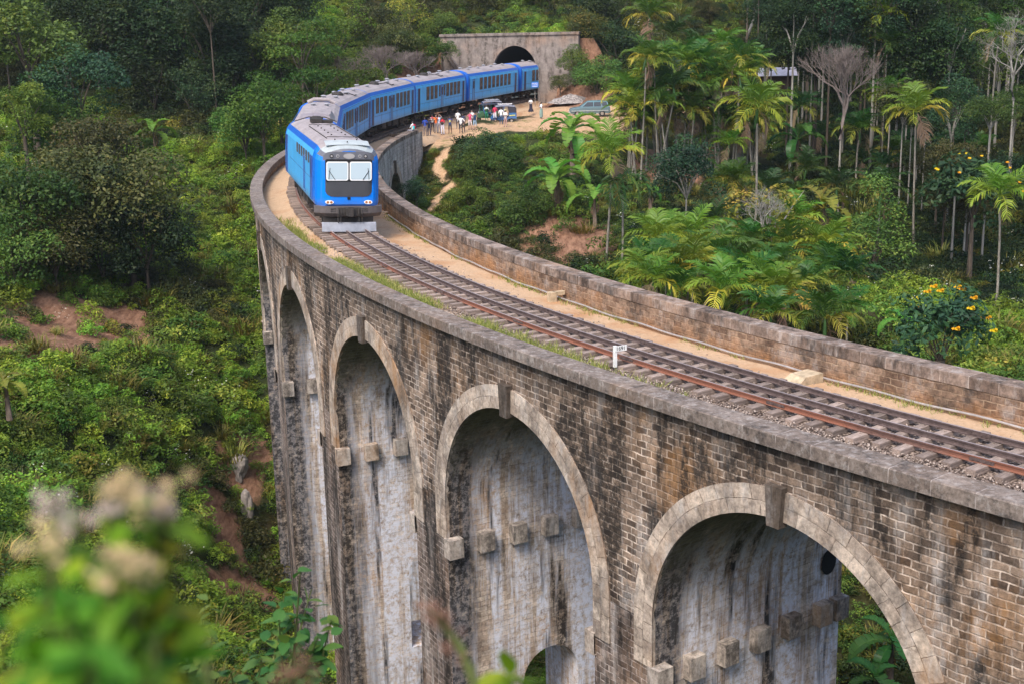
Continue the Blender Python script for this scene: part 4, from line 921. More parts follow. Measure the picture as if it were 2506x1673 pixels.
# ------------------------------------------------------------------ people
SKIN = [plain('brown_skin', (0.16, 0.085, 0.055), 0.6, 0, 0.1), plain('fair_skin', (0.50, 0.30, 0.22), 0.6, 0, 0.1), plain('dark_skin', (0.075, 0.042, 0.030), 0.6, 0, 0.1)]
HAIR = plain('black_hair', (0.012, 0.010, 0.010), 0.5); SHOE = plain('dark_shoe', (0.03, 0.025, 0.022), 0.7); EYE = plain('eye', (0.02, 0.015, 0.012), 0.3)
_cl = {}
def cloth(c):
    if c not in _cl: _cl[c] = plain('cloth', c, 0.85, 0, 0.18, 9)
    return _cl[c]
def person(p, face, label, shirt, legs, pose='stand', skin=0, h=1.70, short_legs=False, long_sleeve=False, skirt=None, hair=HAIR, extra=None, shirt2=None):
    """p = feet (or seat) position, face = compass heading the person looks to"""
    V = []; R = []; E = []; TG = []
    def v(x, y, z, rx, ry=None): V.append((x, y, z)); R.append((rx, ry or rx)); return len(V)-1
    def e(a, b, t): E.append((a, b)); TG.append(t); 
    sit = pose == 'sit'
    pel = v(0, 0, 0.95, 0.135, 0.105); sp = v(0, 0.0, 1.13, 0.125, 0.095); ch = v(0, 0, 1.33, 0.15, 0.105); nk = v(0, 0.005, 1.475, 0.055); hb = v(0, -0.02, 1.545, 0.072, 0.08); hm = v(0, -0.025, 1.61, 0.082, 0.095); ht = v(0, -0.015, 1.675, 0.062, 0.07); no = v(0, -0.125, 1.595, 0.014)
    e(pel, sp, 1); e(sp, ch, 1); e(ch, nk, 1); e(nk, hb, 0); e(hb, hm, 0); e(hm, ht, 0); e(hm, no, 0)
    for sx in (-1, 1):
        sh = v(sx*0.185, 0.005, 1.405, 0.062); e(ch, sh, 1)
        if pose == 'photo': el, wr = (sx*0.27, -0.20, 1.26), (sx*0.10, -0.33, 1.50)
        elif pose == 'high': el, wr = (sx*0.30, -0.12, 1.52), (sx*0.10, -0.22, 1.74)
        elif pose == 'hips': el, wr = (sx*0.36, 0.05, 1.16), (sx*0.19, -0.06, 1.00)
        elif pose == 'fold': el, wr = (sx*0.25, -0.06, 1.15), (-sx*0.02, -0.20, 1.18)
        elif pose == 'phone' and sx > 0: el, wr = (0.24, -0.12, 1.15), (0.12, -0.32, 1.30)
        elif pose == 'sit': el, wr = (sx*0.25, -0.10, 1.15), (sx*0.14, -0.32, 1.08)
        else: el, wr = (sx*0.25, 0.03, 1.14), (sx*0.26, -0.06, 0.90)
        el = v(*el, 0.043); wr_ = Vector(wr); wr = v(*wr, 0.029); e(sh, el, 1); e(el, wr, 1 if long_sleeve else 0)
        d = (wr_-Vector(V[el])).normalized(); pa = v(*(wr_+d*0.07), 0.030, 0.018); e(wr, pa, 0)
        side = d.cross(Vector((0, 0, 1)));
        if side.length < 0.2: side = Vector((1, 0, 0))
        side.normalize(); b0 = wr_+d*0.07
        for k, (o_, l_) in enumerate(((-0.028, 0.062), (-0.009, 0.075), (0.010, 0.07), (0.028, 0.055))):
            f1 = v(*(b0+side*o_+d*l_*0.5), 0.0085); f2 = v(*(b0+side*o_*1.1+d*l_*0.9+Vector((0, -0.02, -0.015))), 0.0075); e(pa, f1, 0); e(f1, f2, 0)
        th = v(*(wr_+d*0.03+side*sx*-0.045+Vector((0, -0.01, 0))), 0.010); e(wr, th, 0)
        if sit: hip, kn, an, to = (sx*0.09, -0.02, 0.90), (sx*0.12, -0.46, 0.93), (sx*0.12, -0.52, 0.50), (sx*0.12, -0.66, 0.44)
        elif pose == 'walk': hip, kn, an, to = (sx*0.09, 0, 0.88), (sx*0.09, -0.10 if sx > 0 else 0.02, 0.48), (sx*0.08, -0.12 if sx > 0 else 0.24, 0.08), (sx*0.08, -0.28 if sx > 0 else 0.13, 0.035)
        else: hip, kn, an, to = (sx*0.09, 0, 0.88), (sx*0.115, -0.02, 0.49), (sx*0.125, 0.01, 0.085), (sx*0.145, -0.135, 0.035)
        hip = v(*hip, 0.092); kn = v(*kn, 0.06); an = v(*an, 0.042); to = v(*to, 0.036, 0.028)
        e(pel, hip, 2); e(hip, kn, 2); e(kn, an, 3 if short_legs else 2); e(an, to, 4)
    me = bpy.data.meshes.new('skeleton'); me.from_pydata(V, E, [])
    t = bpy.data.objects.new('skeleton', me); C.objects.link(t)
    t.modifiers.new('skin', 'SKIN'); sv = me.skin_vertices[0].data
    for i, r in enumerate(R): sv[i].radius = r
    sv[0].use_root = True
    sd = t.modifiers.new('sub', 'SUBSURF'); sd.levels = 1
    bpy.context.view_layer.update()
    bm_ = bpy.data.meshes.new_from_object(t.evaluated_get(bpy.context.evaluated_depsgraph_get())); bpy.data.objects.remove(t)
    bm_.name = 'person'
    A = np.array([V[a] for a, b in E]); B = np.array([V[b] for a, b in E]); RR = np.array([(R[a][0]+R[b][0])/2 for a, b in E]); D = B-A; TGa = np.array(TG)
    mats = [SKIN[skin], cloth(shirt), cloth(legs), SKIN[skin], SHOE, cloth(shirt2 or shirt)]
    for m in mats: bm_.materials.append(m)
    nf = len(bm_.polygons); ce = np.zeros(nf*3); bm_.polygons.foreach_get('center', ce); ce = ce.reshape(-1, 3)
    tt = np.clip(((ce[:, None]-A)*D).sum(-1)/np.maximum((D*D).sum(-1), 1e-9), 0, 1)
    dd = np.linalg.norm(ce[:, None]-(A+D*tt[..., None]), axis=-1)/RR
    mi = TGa[dd.argmin(1)]
    if shirt2: mi = np.where((mi == 1) & ((ce[:, 2]*14).astype(int) % 2 == 0), 5, mi)
    bm_.polygons.foreach_set('material_index', mi.astype('i4')); bm_.polygons.foreach_set('use_smooth', np.ones(nf, bool))
    o = link('person', bm_); o.location = p; o.rotation_euler = (0, 0, rad(180-face)); k = h/1.72; o.scale = (k, k, k)
    tag(o, label, 'person', 'people watching the train')
    # hair and eyes
    q = MB(); G = []
    for i in range(7):
        ph = PI*0.5*(1-i/6*1.12); G.append([(0.092*math.cos(ph)*math.cos(2*PI*j/12), -0.012+0.104*math.cos(ph)*math.sin(2*PI*j/12)+(0.012), 1.615+0.10*math.sin(ph)) for j in range(13)])
    G = [[(x, y if (z > 1.62 or y > -0.03) else y*0.3+0.03, z) for x, y, z in r] for r in G]
    q.grid(G); q.build('hair', hair, o, smooth=True)
    for sx in (-0.033, 0.033):
        q = MB(); q.box((sx, -0.116, 1.612), (0.018, 0.008, 0.010)); q.build('eye', EYE, o)
    if skirt:
        q = MB(); q.tube([(0, 0, 1.02), (0, 0, 0.9), (0, -0.01, 0.5), (0, -0.01, 0.12)], [0.14, 0.165, 0.20, skirt[1]], 14, cap=False); q.build('skirt', cloth(skirt[0]), o, smooth=True)
    for nm, col, c_, d_ in (extra or []):
        q = MB(); q.box(c_, d_); q.build(nm, cloth(col), o, bevel=0.03)
    return o
def crowd():
    Zp = lambda u, v: (lambda p: Vector((p.x, p.y, max(-0.80, tz(p.x, p.y)))))(onz(u, v, -0.76))
    W_, NV, BL = (0.80, 0.80, 0.80), (0.02, 0.025, 0.06), (0.02, 0.06, 0.35)
    BK_ = (0.02, 0.02, 0.025); GY_ = (0.20, 0.18, 0.19); DN = (0.03, 0.07, 0.16)
    L = [((976, 312), 330, 'person in royal blue shirt and grey trousers, nearest the end of the parapet', BL, (0.19, 0.15, 0.15), 'phone', 0, 1.74, {}),
         ((985, 311), 335, 'person in navy clothes close behind the royal blue shirt', NV, (0.02, 0.03, 0.08), 'phone', 0, 1.62, {}),
         ((993, 302), 350, 'person in white and red striped shirt with black shorts', W_, BK_, 'fold', 0, 1.66, dict(short_legs=True, shirt2=(0.45, 0.06, 0.09))),
         ((1001, 305), 345, 'person in bright orange shirt in the middle of the crowd', (0.75, 0.16, 0.03), GY_, 'photo', 0, 1.76, {}),
         ((1008, 305), 340, 'person in pale blue shirt with both arms lifted high to photograph', (0.48, 0.56, 0.72), (0.26, 0.23, 0.26), 'high', 1, 1.74, dict(skirt=None)),
         ((1016, 309), 345, 'person in dark and red striped shirt with white trousers', (0.05, 0.03, 0.05), (0.72, 0.70, 0.80), 'fold', 0, 1.66, dict(shirt2=(0.70, 0.02, 0.04))),
         ((1033, 307), 330, 'person in navy shirt with a yellow print and dark shorts', (0.03, 0.06, 0.22), (0.05, 0.045, 0.05), 'photo', 0, 1.68, dict(short_legs=True, extra=[('shirt_print', (0.75, 0.70, 0.25), (0, -0.105, 1.24), (0.15, 0.03, 0.22))])),
         ((1051, 297), 350, 'person in white shirt standing behind the other white shirt', W_, (0.06, 0.05, 0.06), 'stand', 2, 1.78, {}),
         ((1058, 306), 340, 'person in plain white T-shirt and black trousers, hands loose', W_, (0.04, 0.035, 0.045), 'hips', 2, 1.70, {}),
         ((1063, 303), 345, 'tall person in dark navy shirt just behind the white T-shirt', (0.04, 0.045, 0.09), (0.07, 0.045, 0.05), 'stand', 0, 1.80, {}),
         ((1079, 301), 325, 'person in hot pink top and pale shorts', (0.80, 0.10, 0.22), (0.72, 0.62, 0.62), 'photo', 1, 1.70, dict(short_legs=True)),
         ((1084, 300), 330, 'person in white top and long black trousers behind the pink top', W_, BK_, 'stand', 1, 1.74, {}),
         ((1090, 302), 315, 'person in navy top and denim shorts holding up a phone', (0.02, 0.06, 0.14), (0.30, 0.42, 0.55), 'photo', 1, 1.66, dict(short_legs=True)),
         ((1117, 285), 300, 'person in green and white striped top leaning at the front of the three-wheeler', (0.01, 0.16, 0.06), (0.01, 0.20, 0.10), 'fold', 0, 1.55, dict(shirt2=W_)),
         ((1136, 286), 350, 'person in red shirt and white shorts beside the blue three-wheeler', (0.55, 0.04, 0.10), (0.75, 0.73, 0.76), 'stand', 2, 1.66, dict(short_legs=True)),
         ((1150, 288), 20, 'person in white shirt and blue jeans beside the blue three-wheeler', W_, DN, 'stand', 0, 1.72, {}),
         ((1160, 291), 30, 'person in white top and mauve trousers at the rear of the three-wheeler', (0.82, 0.80, 0.78), (0.42, 0.27, 0.25), 'fold', 0, 1.66, dict(extra=[('cap', (0.72, 0.70, 0.35), (0, -0.03, 1.72), (0.19, 0.24, 0.10))])),
         ((1218, 258), 215, 'person in white blouse and long black skirt walking towards the tunnel', W_, BK_, 'fold', 0, 1.62, dict(skirt=((0.02, 0.018, 0.035), 0.36))),
         ((1242, 281), 250, 'person in pale top and grey green wrap skirt standing alone on the earth', (0.66, 0.72, 0.76), (0.17, 0.24, 0.22), 'fold', 0, 1.64, dict(skirt=((0.20, 0.30, 0.27), 0.17)))]
    for (u, v), fc, lb, sh, lg, ps, sk, h, kw in L:
        person(Zp(u, v), fc+180 if fc < 100 else ((fc-145) % 360 if fc >= 300 else fc), lb, sh, lg, ps, sk, h, **kw)
    p = pos(s_of(171.2), -4.30, 0.31); 
    o = person((p.x, p.y, p.z-0.83), 300, 'person in white shirt with red and turquoise backpack sitting on the parapet end', W_, (0.30, 0.30, 0.36), 'sit', 0, 1.68, extra=[('backpack', (0.70, 0.02, 0.07), (0.0, 0.17, 1.25), (0.27, 0.16, 0.38)), ('side_bag', (0.03, 0.55, 0.60), (0.16, 0.22, 1.18), (0.10, 0.16, 0.30))])
crowd()

# ------------------------------------------------------------------ vehicles
GLS = plain('dark_car_glass', (0.03, 0.035, 0.04), 0.08, 0.0, 0.1, 1, 0.7); TYR = plain('tyre_rubber', (0.018, 0.018, 0.018), 0.9); CHR = plain('chrome', (0.6, 0.6, 0.62), 0.2, 0.8, 0.1)
def wheel(par, x, y, r, w_=0.14):
    q = MB(); q.tube([(x, y-w_/2, r), (x, y-w_/2+0.02, r), (x, y+w_/2-0.02, r), (x, y+w_/2, r)], [r*0.9, r, r, r*0.9], 18)
    t = q.build('wheel', TYR, par, smooth=False)
    q = MB(); q.tube([(x, y-w_/2-0.006, r), (x, y+w_/2+0.006, r)], r*0.55, 14); q.build('rim', CHR, t)
def three_wheeler(p, yaw, label, col, stripe=None, rack=True):
    """front along +x"""
    o = empty('three_wheeler', p, yaw, label, 'auto rickshaw', 'parked three-wheeler taxis')
    PT = paint('rickshaw_paint', col, 0.3, 0.05); CV = plain('canopy_vinyl', (0.03, 0.03, 0.045), 0.5); GRY = plain('pale_canopy', (0.20, 0.20, 0.24), 0.5)
    q = MB(); w_ = 0.64
    pf = [(-1.36, 0.42), (-1.36, 0.95), (-1.30, 1.02), (-0.62, 1.02), (-0.55, 0.55), (0.30, 0.48), (0.62, 0.62), (0.70, 1.0), (0.86, 1.02), (1.10, 0.72), (1.20, 0.40), (0.9, 0.34), (-0.45, 0.30), (-0.55, 0.42)]
    for s_ in (-1, 1): q.face([(x, s_*(w_ if x < 0.5 else w_*(1-(x-0.5)*0.62)), z) for x, z in (pf if s_ > 0 else pf[::-1])])
    for i in range(len(pf)):
        a, b_ = pf[i], pf[(i+1) % len(pf)]; k = lambda x: w_ if x < 0.5 else w_*(1-(x-0.5)*0.62)
        q.face([(a[0], -k(a[0]), a[1]), (b_[0], -k(b_[0]), b_[1]), (b_[0], k(b_[0]), b_[1]), (a[0], k(a[0]), a[1])])
    q.build('body', PT, o, bevel=0.03)
    q = MB(); G = []
    for x, z in ((-1.36, 1.0), (-1.36, 1.45), (-1.22, 1.68), (-0.6, 1.76), (0.3, 1.77), (0.72, 1.70), (0.80, 1.62)):
        G.append([(x, y, z-(0.10 if abs(y) > 0.55 and z > 1.5 else 0)) for y in (-0.64, -0.5, 0, 0.5, 0.64)])
    q.grid(G); q.build('canopy', GRY if rack else CV, o, smooth=False)
    q = MB()
    for s_ in (-1, 1):
        q.face([(-1.36, s_*0.645, 1.0), (-0.62, s_*0.645, 1.0), (-0.50, s_*0.645, 1.62), (-1.2, s_*0.645, 1.60), (-1.36, s_*0.645, 1.42)])
    q.build('side_curtain', CV, o)
    q = MB()
    for s_ in (-1, 1): q.tube([(0.74, s_*0.50, 1.0), (0.78, s_*0.56, 1.65)], 0.025, 6); q.tube([(-0.1, s_*0.63, 0.5), (-0.12, s_*0.63, 1.68)], 0.02, 6)
    q.tube([(0.74, -0.5, 1.0), (0.74, 0.5, 1.0)], 0.02, 6); q.build('pillar', PT, o)
    q = MB(); q.face([(0.745, -0.48, 1.03), (0.745, 0.48, 1.03), (0.785, 0.54, 1.62), (0.785, -0.54, 1.62)]); q.build('windscreen', GLS, o)
    q = MB(); q.box((-0.75, 0, 0.72), (0.35, 1.1, 0.5)); q.box((-0.45, 0, 0.62), (0.5, 1.1, 0.14)); q.box((0.32, 0, 0.66), (0.4, 0.5, 0.16)); q.build('seat', CV, o)
    q = MB(); q.tube([(1.0, 0, 0.86), (1.14, 0, 0.84)], [0.10, 0.115], 14); q.build('headlight', CHR, o)
    q = MB(); q.tube([(0.86, 0, 0.52), (1.1, 0, 0.56), (1.28, 0, 0.42)], [0.10, 0.16, 0.08], 8); q.build('mudguard', PT, o)
    wheel(o, 1.05, 0, 0.22, 0.12)
    for s_ in (-1, 1): wheel(o, -0.85, s_*0.60, 0.23)
    if rack:
        q = MB()
        for y in (-0.45, 0.45): q.tube([(-1.0, y, 1.86), (0.5, y, 1.86)], 0.022, 6)
        for x in (-0.95, -0.45, 0.05, 0.45): q.tube([(x, -0.47, 1.86), (x, 0.47, 1.86)], 0.018, 6); q.tube([(x, 0.45, 1.74), (x, 0.45, 1.86)], 0.015, 5)
        q.build('roof_rack', CHR, o)
    if stripe:
        q = MB(); 
        for s_ in (-1, 1): q.face([(-1.25, s_*0.648, 0.80), (-0.62, s_*0.648, 0.76), (-0.62, s_*0.648, 0.70), (-1.2, s_*0.648, 0.72)])
        q.build('stripe', plain('yellow_stripe', stripe, 0.4), o)
    q = MB()
    for y in (-0.5, 0.5): q.box((-1.37, y, 0.78), (0.03, 0.12, 0.16))
    q.build('tail_lamp', plain('red_lamp', (0.5, 0.02, 0.02), 0.3), o)
    return o
def car(p, yaw, label):
    o = empty('estate_car', p, yaw, label, 'car')
    PT = paint('teal_silver_paint', (0.12, 0.24, 0.29), 0.25, 0.06); TR = plain('silver_trim', (0.55, 0.6, 0.6), 0.3, 0.4)
    q = MB(); G = []
    st = [(-2.15, 0.40, 0.95, 0.78), (-2.05, 0.32, 1.02, 0.82), (-1.0, 0.28, 1.04, 0.84), (0.7, 0.28, 1.02, 0.84), (1.2, 0.28, 0.98, 0.83), (1.95, 0.34, 0.88, 0.78), (2.12, 0.45, 0.76, 0.68)]
    for x, z0, z1, w_ in st: G.append([(x, -w_*0.95, z0), (x, -w_, (z0+z1)/2), (x, -w_*0.97, z1-0.06), (x, -w_*0.86, z1), (x, w_*0.86, z1), (x, w_*0.97, z1-0.06), (x, w_, (z0+z1)/2), (x, w_*0.95, z0), (x, -w_*0.95, z0)])
    q.grid(G); q.face(G[0]); q.face(G[-1]); q.build('body', PT, o, smooth=False)
    cab = [(-2.05, 1.0, -1.80, 1.55), (-1.80, 1.55, -1.2, 1.62), (-1.2, 1.62, 0.0, 1.60), (0.0, 1.60, 0.25, 1.54), (0.25, 1.54, 1.02, 1.0)]
    q = MB(); G = []
    for x, z, w_ in ((-2.05, 1.0, 0.76), (-1.85, 1.52, 0.62), (-1.2, 1.62, 0.62), (0.0, 1.60, 0.62), (0.28, 1.54, 0.62), (1.05, 1.0, 0.76)): G.append([(x, -w_, z), (x, 0, z+0.03), (x, w_, z)])
    q.grid(G, m=0)
    for s_ in (-1, 1):
        q.face([(-2.05, s_*0.76, 1.0), (-1.85, s_*0.62, 1.52), (-1.2, s_*0.62, 1.62), (0.0, s_*0.62, 1.60), (0.28, s_*0.62, 1.54), (1.05, s_*0.76, 1.0)], m=0)
    q.build('cabin', PT, o)
    yy = lambda z: 0.76-(z-1.0)/0.6*0.14+0.006
    for a, b_, c_, d_ in ((-1.92, -1.32, -1.28, -1.75), (-1.22, -0.45, -0.45, -1.18), (-0.38, 0.72, 0.22, -0.36)):
        q = MB()
        for s_ in (-1, 1): q.face([(a, s_*yy(1.05), 1.05), (b_, s_*yy(1.05), 1.05), (c_, s_*yy(1.5), 1.5), (d_, s_*yy(1.5), 1.5)])
        q.build('window', GLS, o)
    q = MB(); q.face([(0.98, -0.7, 1.06), (0.98, 0.7, 1.06), (0.33, 0.58, 1.525), (0.33, -0.58, 1.525)]); q.build('windscreen', GLS, o)
    q = MB()
    for s_ in (-1, 1): q.box((0, s_*0.845, 0.62), (3.9, 0.02, 0.06)); q.box((0.2, s_*0.80, 0.33), (2.2, 0.06, 0.06))
    q.box((2.12, 0, 0.48), (0.12, 1.4, 0.16)); q.box((-2.15, 0, 0.5), (0.12, 1.5, 0.16)); q.build('trim', TR, o)
    for s_ in (-1, 1):
        wheel(o, 1.3, s_*0.72, 0.32, 0.2); wheel(o, -1.3, s_*0.72, 0.32, 0.2)
        q = MB(); q.box((2.08, s_*0.52, 0.68), (0.1, 0.3, 0.13)); q.build('headlight', CHR, o)
    return o
def vehicles():
    def G(u, v): p = onz(u, v, -0.74); return Vector((p.x, p.y, max(-0.8, tz(p.x, p.y))))
    three_wheeler(G(1154, 283), rad(182), 'blue three-wheeler with a yellow stripe, people standing along its side', (0.004, 0.19, 0.55), (0.75, 0.70, 0.05))
    three_wheeler(G(1124, 268), rad(188), 'blue three-wheeler parked behind the other, nearer the train', (0.004, 0.15, 0.50))
    three_wheeler(G(1121, 280), rad(200), 'green three-wheeler half hidden between the two blue ones', (0.01, 0.15, 0.055), None, False)
    p = G(1352, 268); car(p, rad(180), 'teal and silver estate car parked under the palms')
    # gravel heap
    rng = np.random.default_rng(5); q = MB(); n, m = 10, 18; H = []
    p = G(1310, 246)
    G_ = [[(math.cos(2*PI*j/m)*2.9*i/n, math.sin(2*PI*j/m)*1.5*i/n, 1.0*(1-(i/n)**1.4)+rng.normal(0, 0.05)) for j in range(m)]+[None] for i in range(n+1)]
    for r in G_: r[-1] = r[0]
    q.grid(G_); gm = NB('grey_rubble'); vo = gm.n('ShaderNodeTexVoronoi'); vo.inputs['Scale'].default_value = 6; gm.l(gm.objc(), vo.inputs['Vector']); s_ = gm.n('ShaderNodeSeparateColor'); gm.l(vo.outputs['Color'], s_.inputs[0]); gm.bump(vo.outputs['Distance'], 0.8, 0.1)
    o = q.build('rubble_heap', gm.done(gm.mix(s_.outputs[0], (0.15, 0.13, 0.125), (0.40, 0.36, 0.34)), 0.95)); o.location = p; tag(o, 'low heap of grey rubble behind the estate car', 'rubble heap')
    # blue name board
    p = G(1226, 220); p = at(1227, 216, 158.5); zb = tz(p.x, p.y)
    o = empty('notice_board', (p.x, p.y, zb), rad(8), 'small blue board with white lettering on a post by the tunnel', 'sign')
    MB().box((0, 0, 1.0), (0.07, 0.07, 2.0)).build('post', CHR, o)
    zc = at(1227, 195, 158.5).z-zb
    bd = MB().box((0, -0.05, zc), (0.86, 0.03, 0.62)).build('panel', plain('sign_blue', (0.01, 0.16, 0.62), 0.4), o)
    wl = plain('white_lettering', (0.8, 0.8, 0.8), 0.5); q = MB(); random.seed(2)
    for z in (0.17, -0.02, -0.20):
        x = -0.34
        while x < 0.33:
            w_ = random.uniform(0.03, 0.06); q.box((x+w_/2, -0.068, zc+z), (w_, 0.006, 0.085)); x += w_+0.022
    q.build('lettering', wl, bd)
    q = MB(); q.tube([(0.62, 0.1, 0), (0.62, 0.1, 5.2)], 0.045, 6); o2 = q.build('utility_pole', CHR); p2 = at(1236, 200, 158.8); o2.location = (p2.x-0.6, p2.y, tz(p2.x, p2.y)); tag(o2, 'thin pale pole standing against the tunnel wall', 'pole')
    # roof of a hut among the palms
    p = at(1780, 165, 150); zb = tz(p.x, p.y)
    o = empty('hut', (p.x, p.y, zb), rad(-6), 'low hut with a pale sheet roof among the palms', 'hut')
    hz = p.z-zb
    q = MB(); q.box((0, 0, hz/2-0.2), (3.6, 2.6, max(0.5, hz-0.2))); q.build('wall', plain('hut_wall', (0.05, 0.028, 0.02), 0.9), o)
    q = MB(); q.face([(-2.2, -1.9, hz-0.35), (2.2, -1.9, hz-0.35), (2.2, 0.2, hz+0.45), (-2.2, 0.2, hz+0.45)]); q.face([(-2.2, 0.2, hz+0.45), (2.2, 0.2, hz+0.45), (2.2, 2.0, hz-0.2), (-2.2, 2.0, hz-0.2)]); ro = q.build('roof', plain('sheet_roof', (0.52, 0.50, 0.58), 0.5, 0, 0.2, 2), o)
    sm = ro.modifiers.new('s', 'SOLIDIFY'); sm.thickness = 0.06
    # rocks on the left slope
    rk = plain('grey_rock', (0.24, 0.21, 0.19), 0.95, 0, 0.45, 2.5)
    for (u, v, sx, sz, lb) in ((552, 1083, 1.0, 1.5, 'pale pointed boulder on the bare earth left of the piers'), (568, 1178, 0.8, 1.9, 'upright grey boulder beside the foot of the farthest pier'), (548, 1092, 0.4, 0.8, 'small pale stone leaning against the pointed boulder')):
        g = atg(u, v+12, 50); bm = bmesh.new(); bmesh.ops.create_icosphere(bm, subdivisions=3, radius=1); rg = random.Random(int(u))
        for vv in bm.verts: vv.co *= 1+0.22*math.sin(vv.co.x*4+u)*math.sin(vv.co.z*3.3)+rg.uniform(-.07, .07)
        me = bpy.data.meshes.new('boulder'); bm.to_mesh(me); bm.free(); me.materials.append(rk)
        o = link('boulder', me); o.location = (g[0], g[1], tz(*g)+sz*0.35); o.scale = (sx*0.55, sx*0.5, sz*0.62); tag(o, lb, 'boulder')
vehicles()
# ------------------------------------------------------------------ vegetation: materials
LM = {
 'dark':   leaf_mat('dark_foliage',   (0.0124, 0.0291, 0.0093), (0.0285, 0.0539, 0.0136), (0.0632, 0.0831, 0.0180), 0.25),
 'mid':    leaf_mat('mid_foliage',    (0.0416, 0.0901, 0.0197), (0.0913, 0.1617, 0.0277), (0.1779, 0.2137, 0.0405), 0.30),
 'bright': leaf_mat('bright_foliage', (0.0789, 0.1651, 0.0209), (0.1651, 0.2834, 0.0320), (0.2919, 0.3720, 0.0505), 0.35),
 'olive':  leaf_mat('olive_foliage',  (0.0368, 0.0496, 0.0136), (0.0768, 0.0824, 0.0224), (0.1432, 0.1208, 0.0368), 0.25),
 'yellow': leaf_mat('yellowing_foliage', (0.096, 0.129, 0.018), (0.218, 0.213, 0.031), (0.410, 0.291, 0.055), 0.30),
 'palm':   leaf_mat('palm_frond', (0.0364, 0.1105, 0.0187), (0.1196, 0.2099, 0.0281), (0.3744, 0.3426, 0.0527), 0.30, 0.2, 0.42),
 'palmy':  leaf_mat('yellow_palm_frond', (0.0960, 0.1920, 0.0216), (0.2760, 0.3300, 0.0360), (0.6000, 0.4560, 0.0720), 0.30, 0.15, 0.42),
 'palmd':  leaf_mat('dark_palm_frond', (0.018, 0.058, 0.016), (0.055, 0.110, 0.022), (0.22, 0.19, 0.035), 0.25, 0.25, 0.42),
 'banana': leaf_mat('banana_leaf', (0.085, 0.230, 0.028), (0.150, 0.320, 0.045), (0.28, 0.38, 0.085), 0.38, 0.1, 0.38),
 'bananad': leaf_mat('shaded_banana_leaf', (0.030, 0.105, 0.026), (0.060, 0.165, 0.036), (0.12, 0.20, 0.05), 0.38, 0.15, 0.38),  # darker copy of the banana leaf, shade put into its colour
 'grass':  leaf_mat('long_grass', (0.090, 0.112, 0.020), (0.179, 0.174, 0.037), (0.333, 0.258, 0.074), 0.2),
 'teal':   leaf_mat('blue_green_foliage', (0.0152, 0.0455, 0.0205), (0.0356, 0.0799, 0.0304), (0.0719, 0.1109, 0.0363), 0.28),
 'white':  leaf_mat('white_blossom', (0.55, 0.55, 0.5), (0.7, 0.7, 0.62), (0.75, 0.72, 0.6), 0.2, 0.1),
 'orange': leaf_mat('orange_blossom', (0.78, 0.46, 0.012), (0.82, 0.56, 0.015), (0.85, 0.62, 0.03), 0.15, 0.05),
 'lush': leaf_mat('lush_foliage', (0.0458, 0.0958, 0.0136), (0.0958, 0.1644, 0.0208), (0.1693, 0.2158, 0.0328), 0.35),
 'scrub1': leaf_mat('bright_scrub', (0.1026, 0.1948, 0.0230), (0.2146, 0.3344, 0.0352), (0.3795, 0.4390, 0.0556), 0.35),
 'scrub2':    leaf_mat('green_scrub',    (0.0645, 0.1261, 0.0236), (0.1415, 0.2264, 0.0332), (0.2757, 0.2992, 0.0486), 0.30),
 'dead':   leaf_mat('dead_leaf', (0.075, 0.046, 0.032), (0.15, 0.10, 0.065), (0.24, 0.17, 0.11), 0.15, 0.2, 0.8),
}
def bark(name, a, b_, sc=(3, 3, 9)):
    b = NB(name); P = b.objc(); f = b.noise(P, 1.0, 5, 0.65, sc=sc); g = b.noise(P, 1.7, 4)
    c = b.mix(b.ramp(f, 0.35, 0.65), a, b_); c = b.mix(b.math('MULTIPLY', b.ramp(g, 0.5, 0.7), 0.4), c, (0.03, 0.035, 0.02)); return b.done(c, 0.9)
BK_BROWN = bark('brown_bark', (0.05, 0.035, 0.025), (0.13, 0.10, 0.075)); BK_PALE = bark('pale_bark', (0.17, 0.155, 0.135), (0.40, 0.375, 0.335))
BK_PALM = bark('ringed_palm_bark', (0.14, 0.12, 0.095), (0.33, 0.30, 0.255), (1, 1, 22)); BK_TWIG = bark('grey_twigs', (0.13, 0.10, 0.09), (0.27, 0.22, 0.20))
BK_DRY = bark('dry_banana_sheath', (0.055, 0.035, 0.026), (0.24, 0.18, 0.135), (6, 6, 1.2)); SHAFT = plain('green_crownshaft', (0.05, 0.12, 0.03), 0.4)
RG = np.random.default_rng(11)
def quads(P, T, B, ln, wd):
    """diamond leaves: centres P, long axis T, cross axis B"""
    n = len(P); ln = np.broadcast_to(np.asarray(ln, float), (n,))[:, None]; wd = np.broadcast_to(np.asarray(wd, float), (n,))[:, None]
    V = np.stack([P-T*ln*0.5, P+B*wd*0.5+T*ln*0.06, P+T*ln*0.5, P-B*wd*0.5+T*ln*0.06], 1).reshape(-1, 3)
    return V, np.arange(4*n).reshape(n, 4)
def norm(v): return v/np.maximum(np.linalg.norm(v, axis=-1, keepdims=True), 1e-9)
def rand_dir(n, rng=RG): return norm(rng.normal(size=(n, 3)))
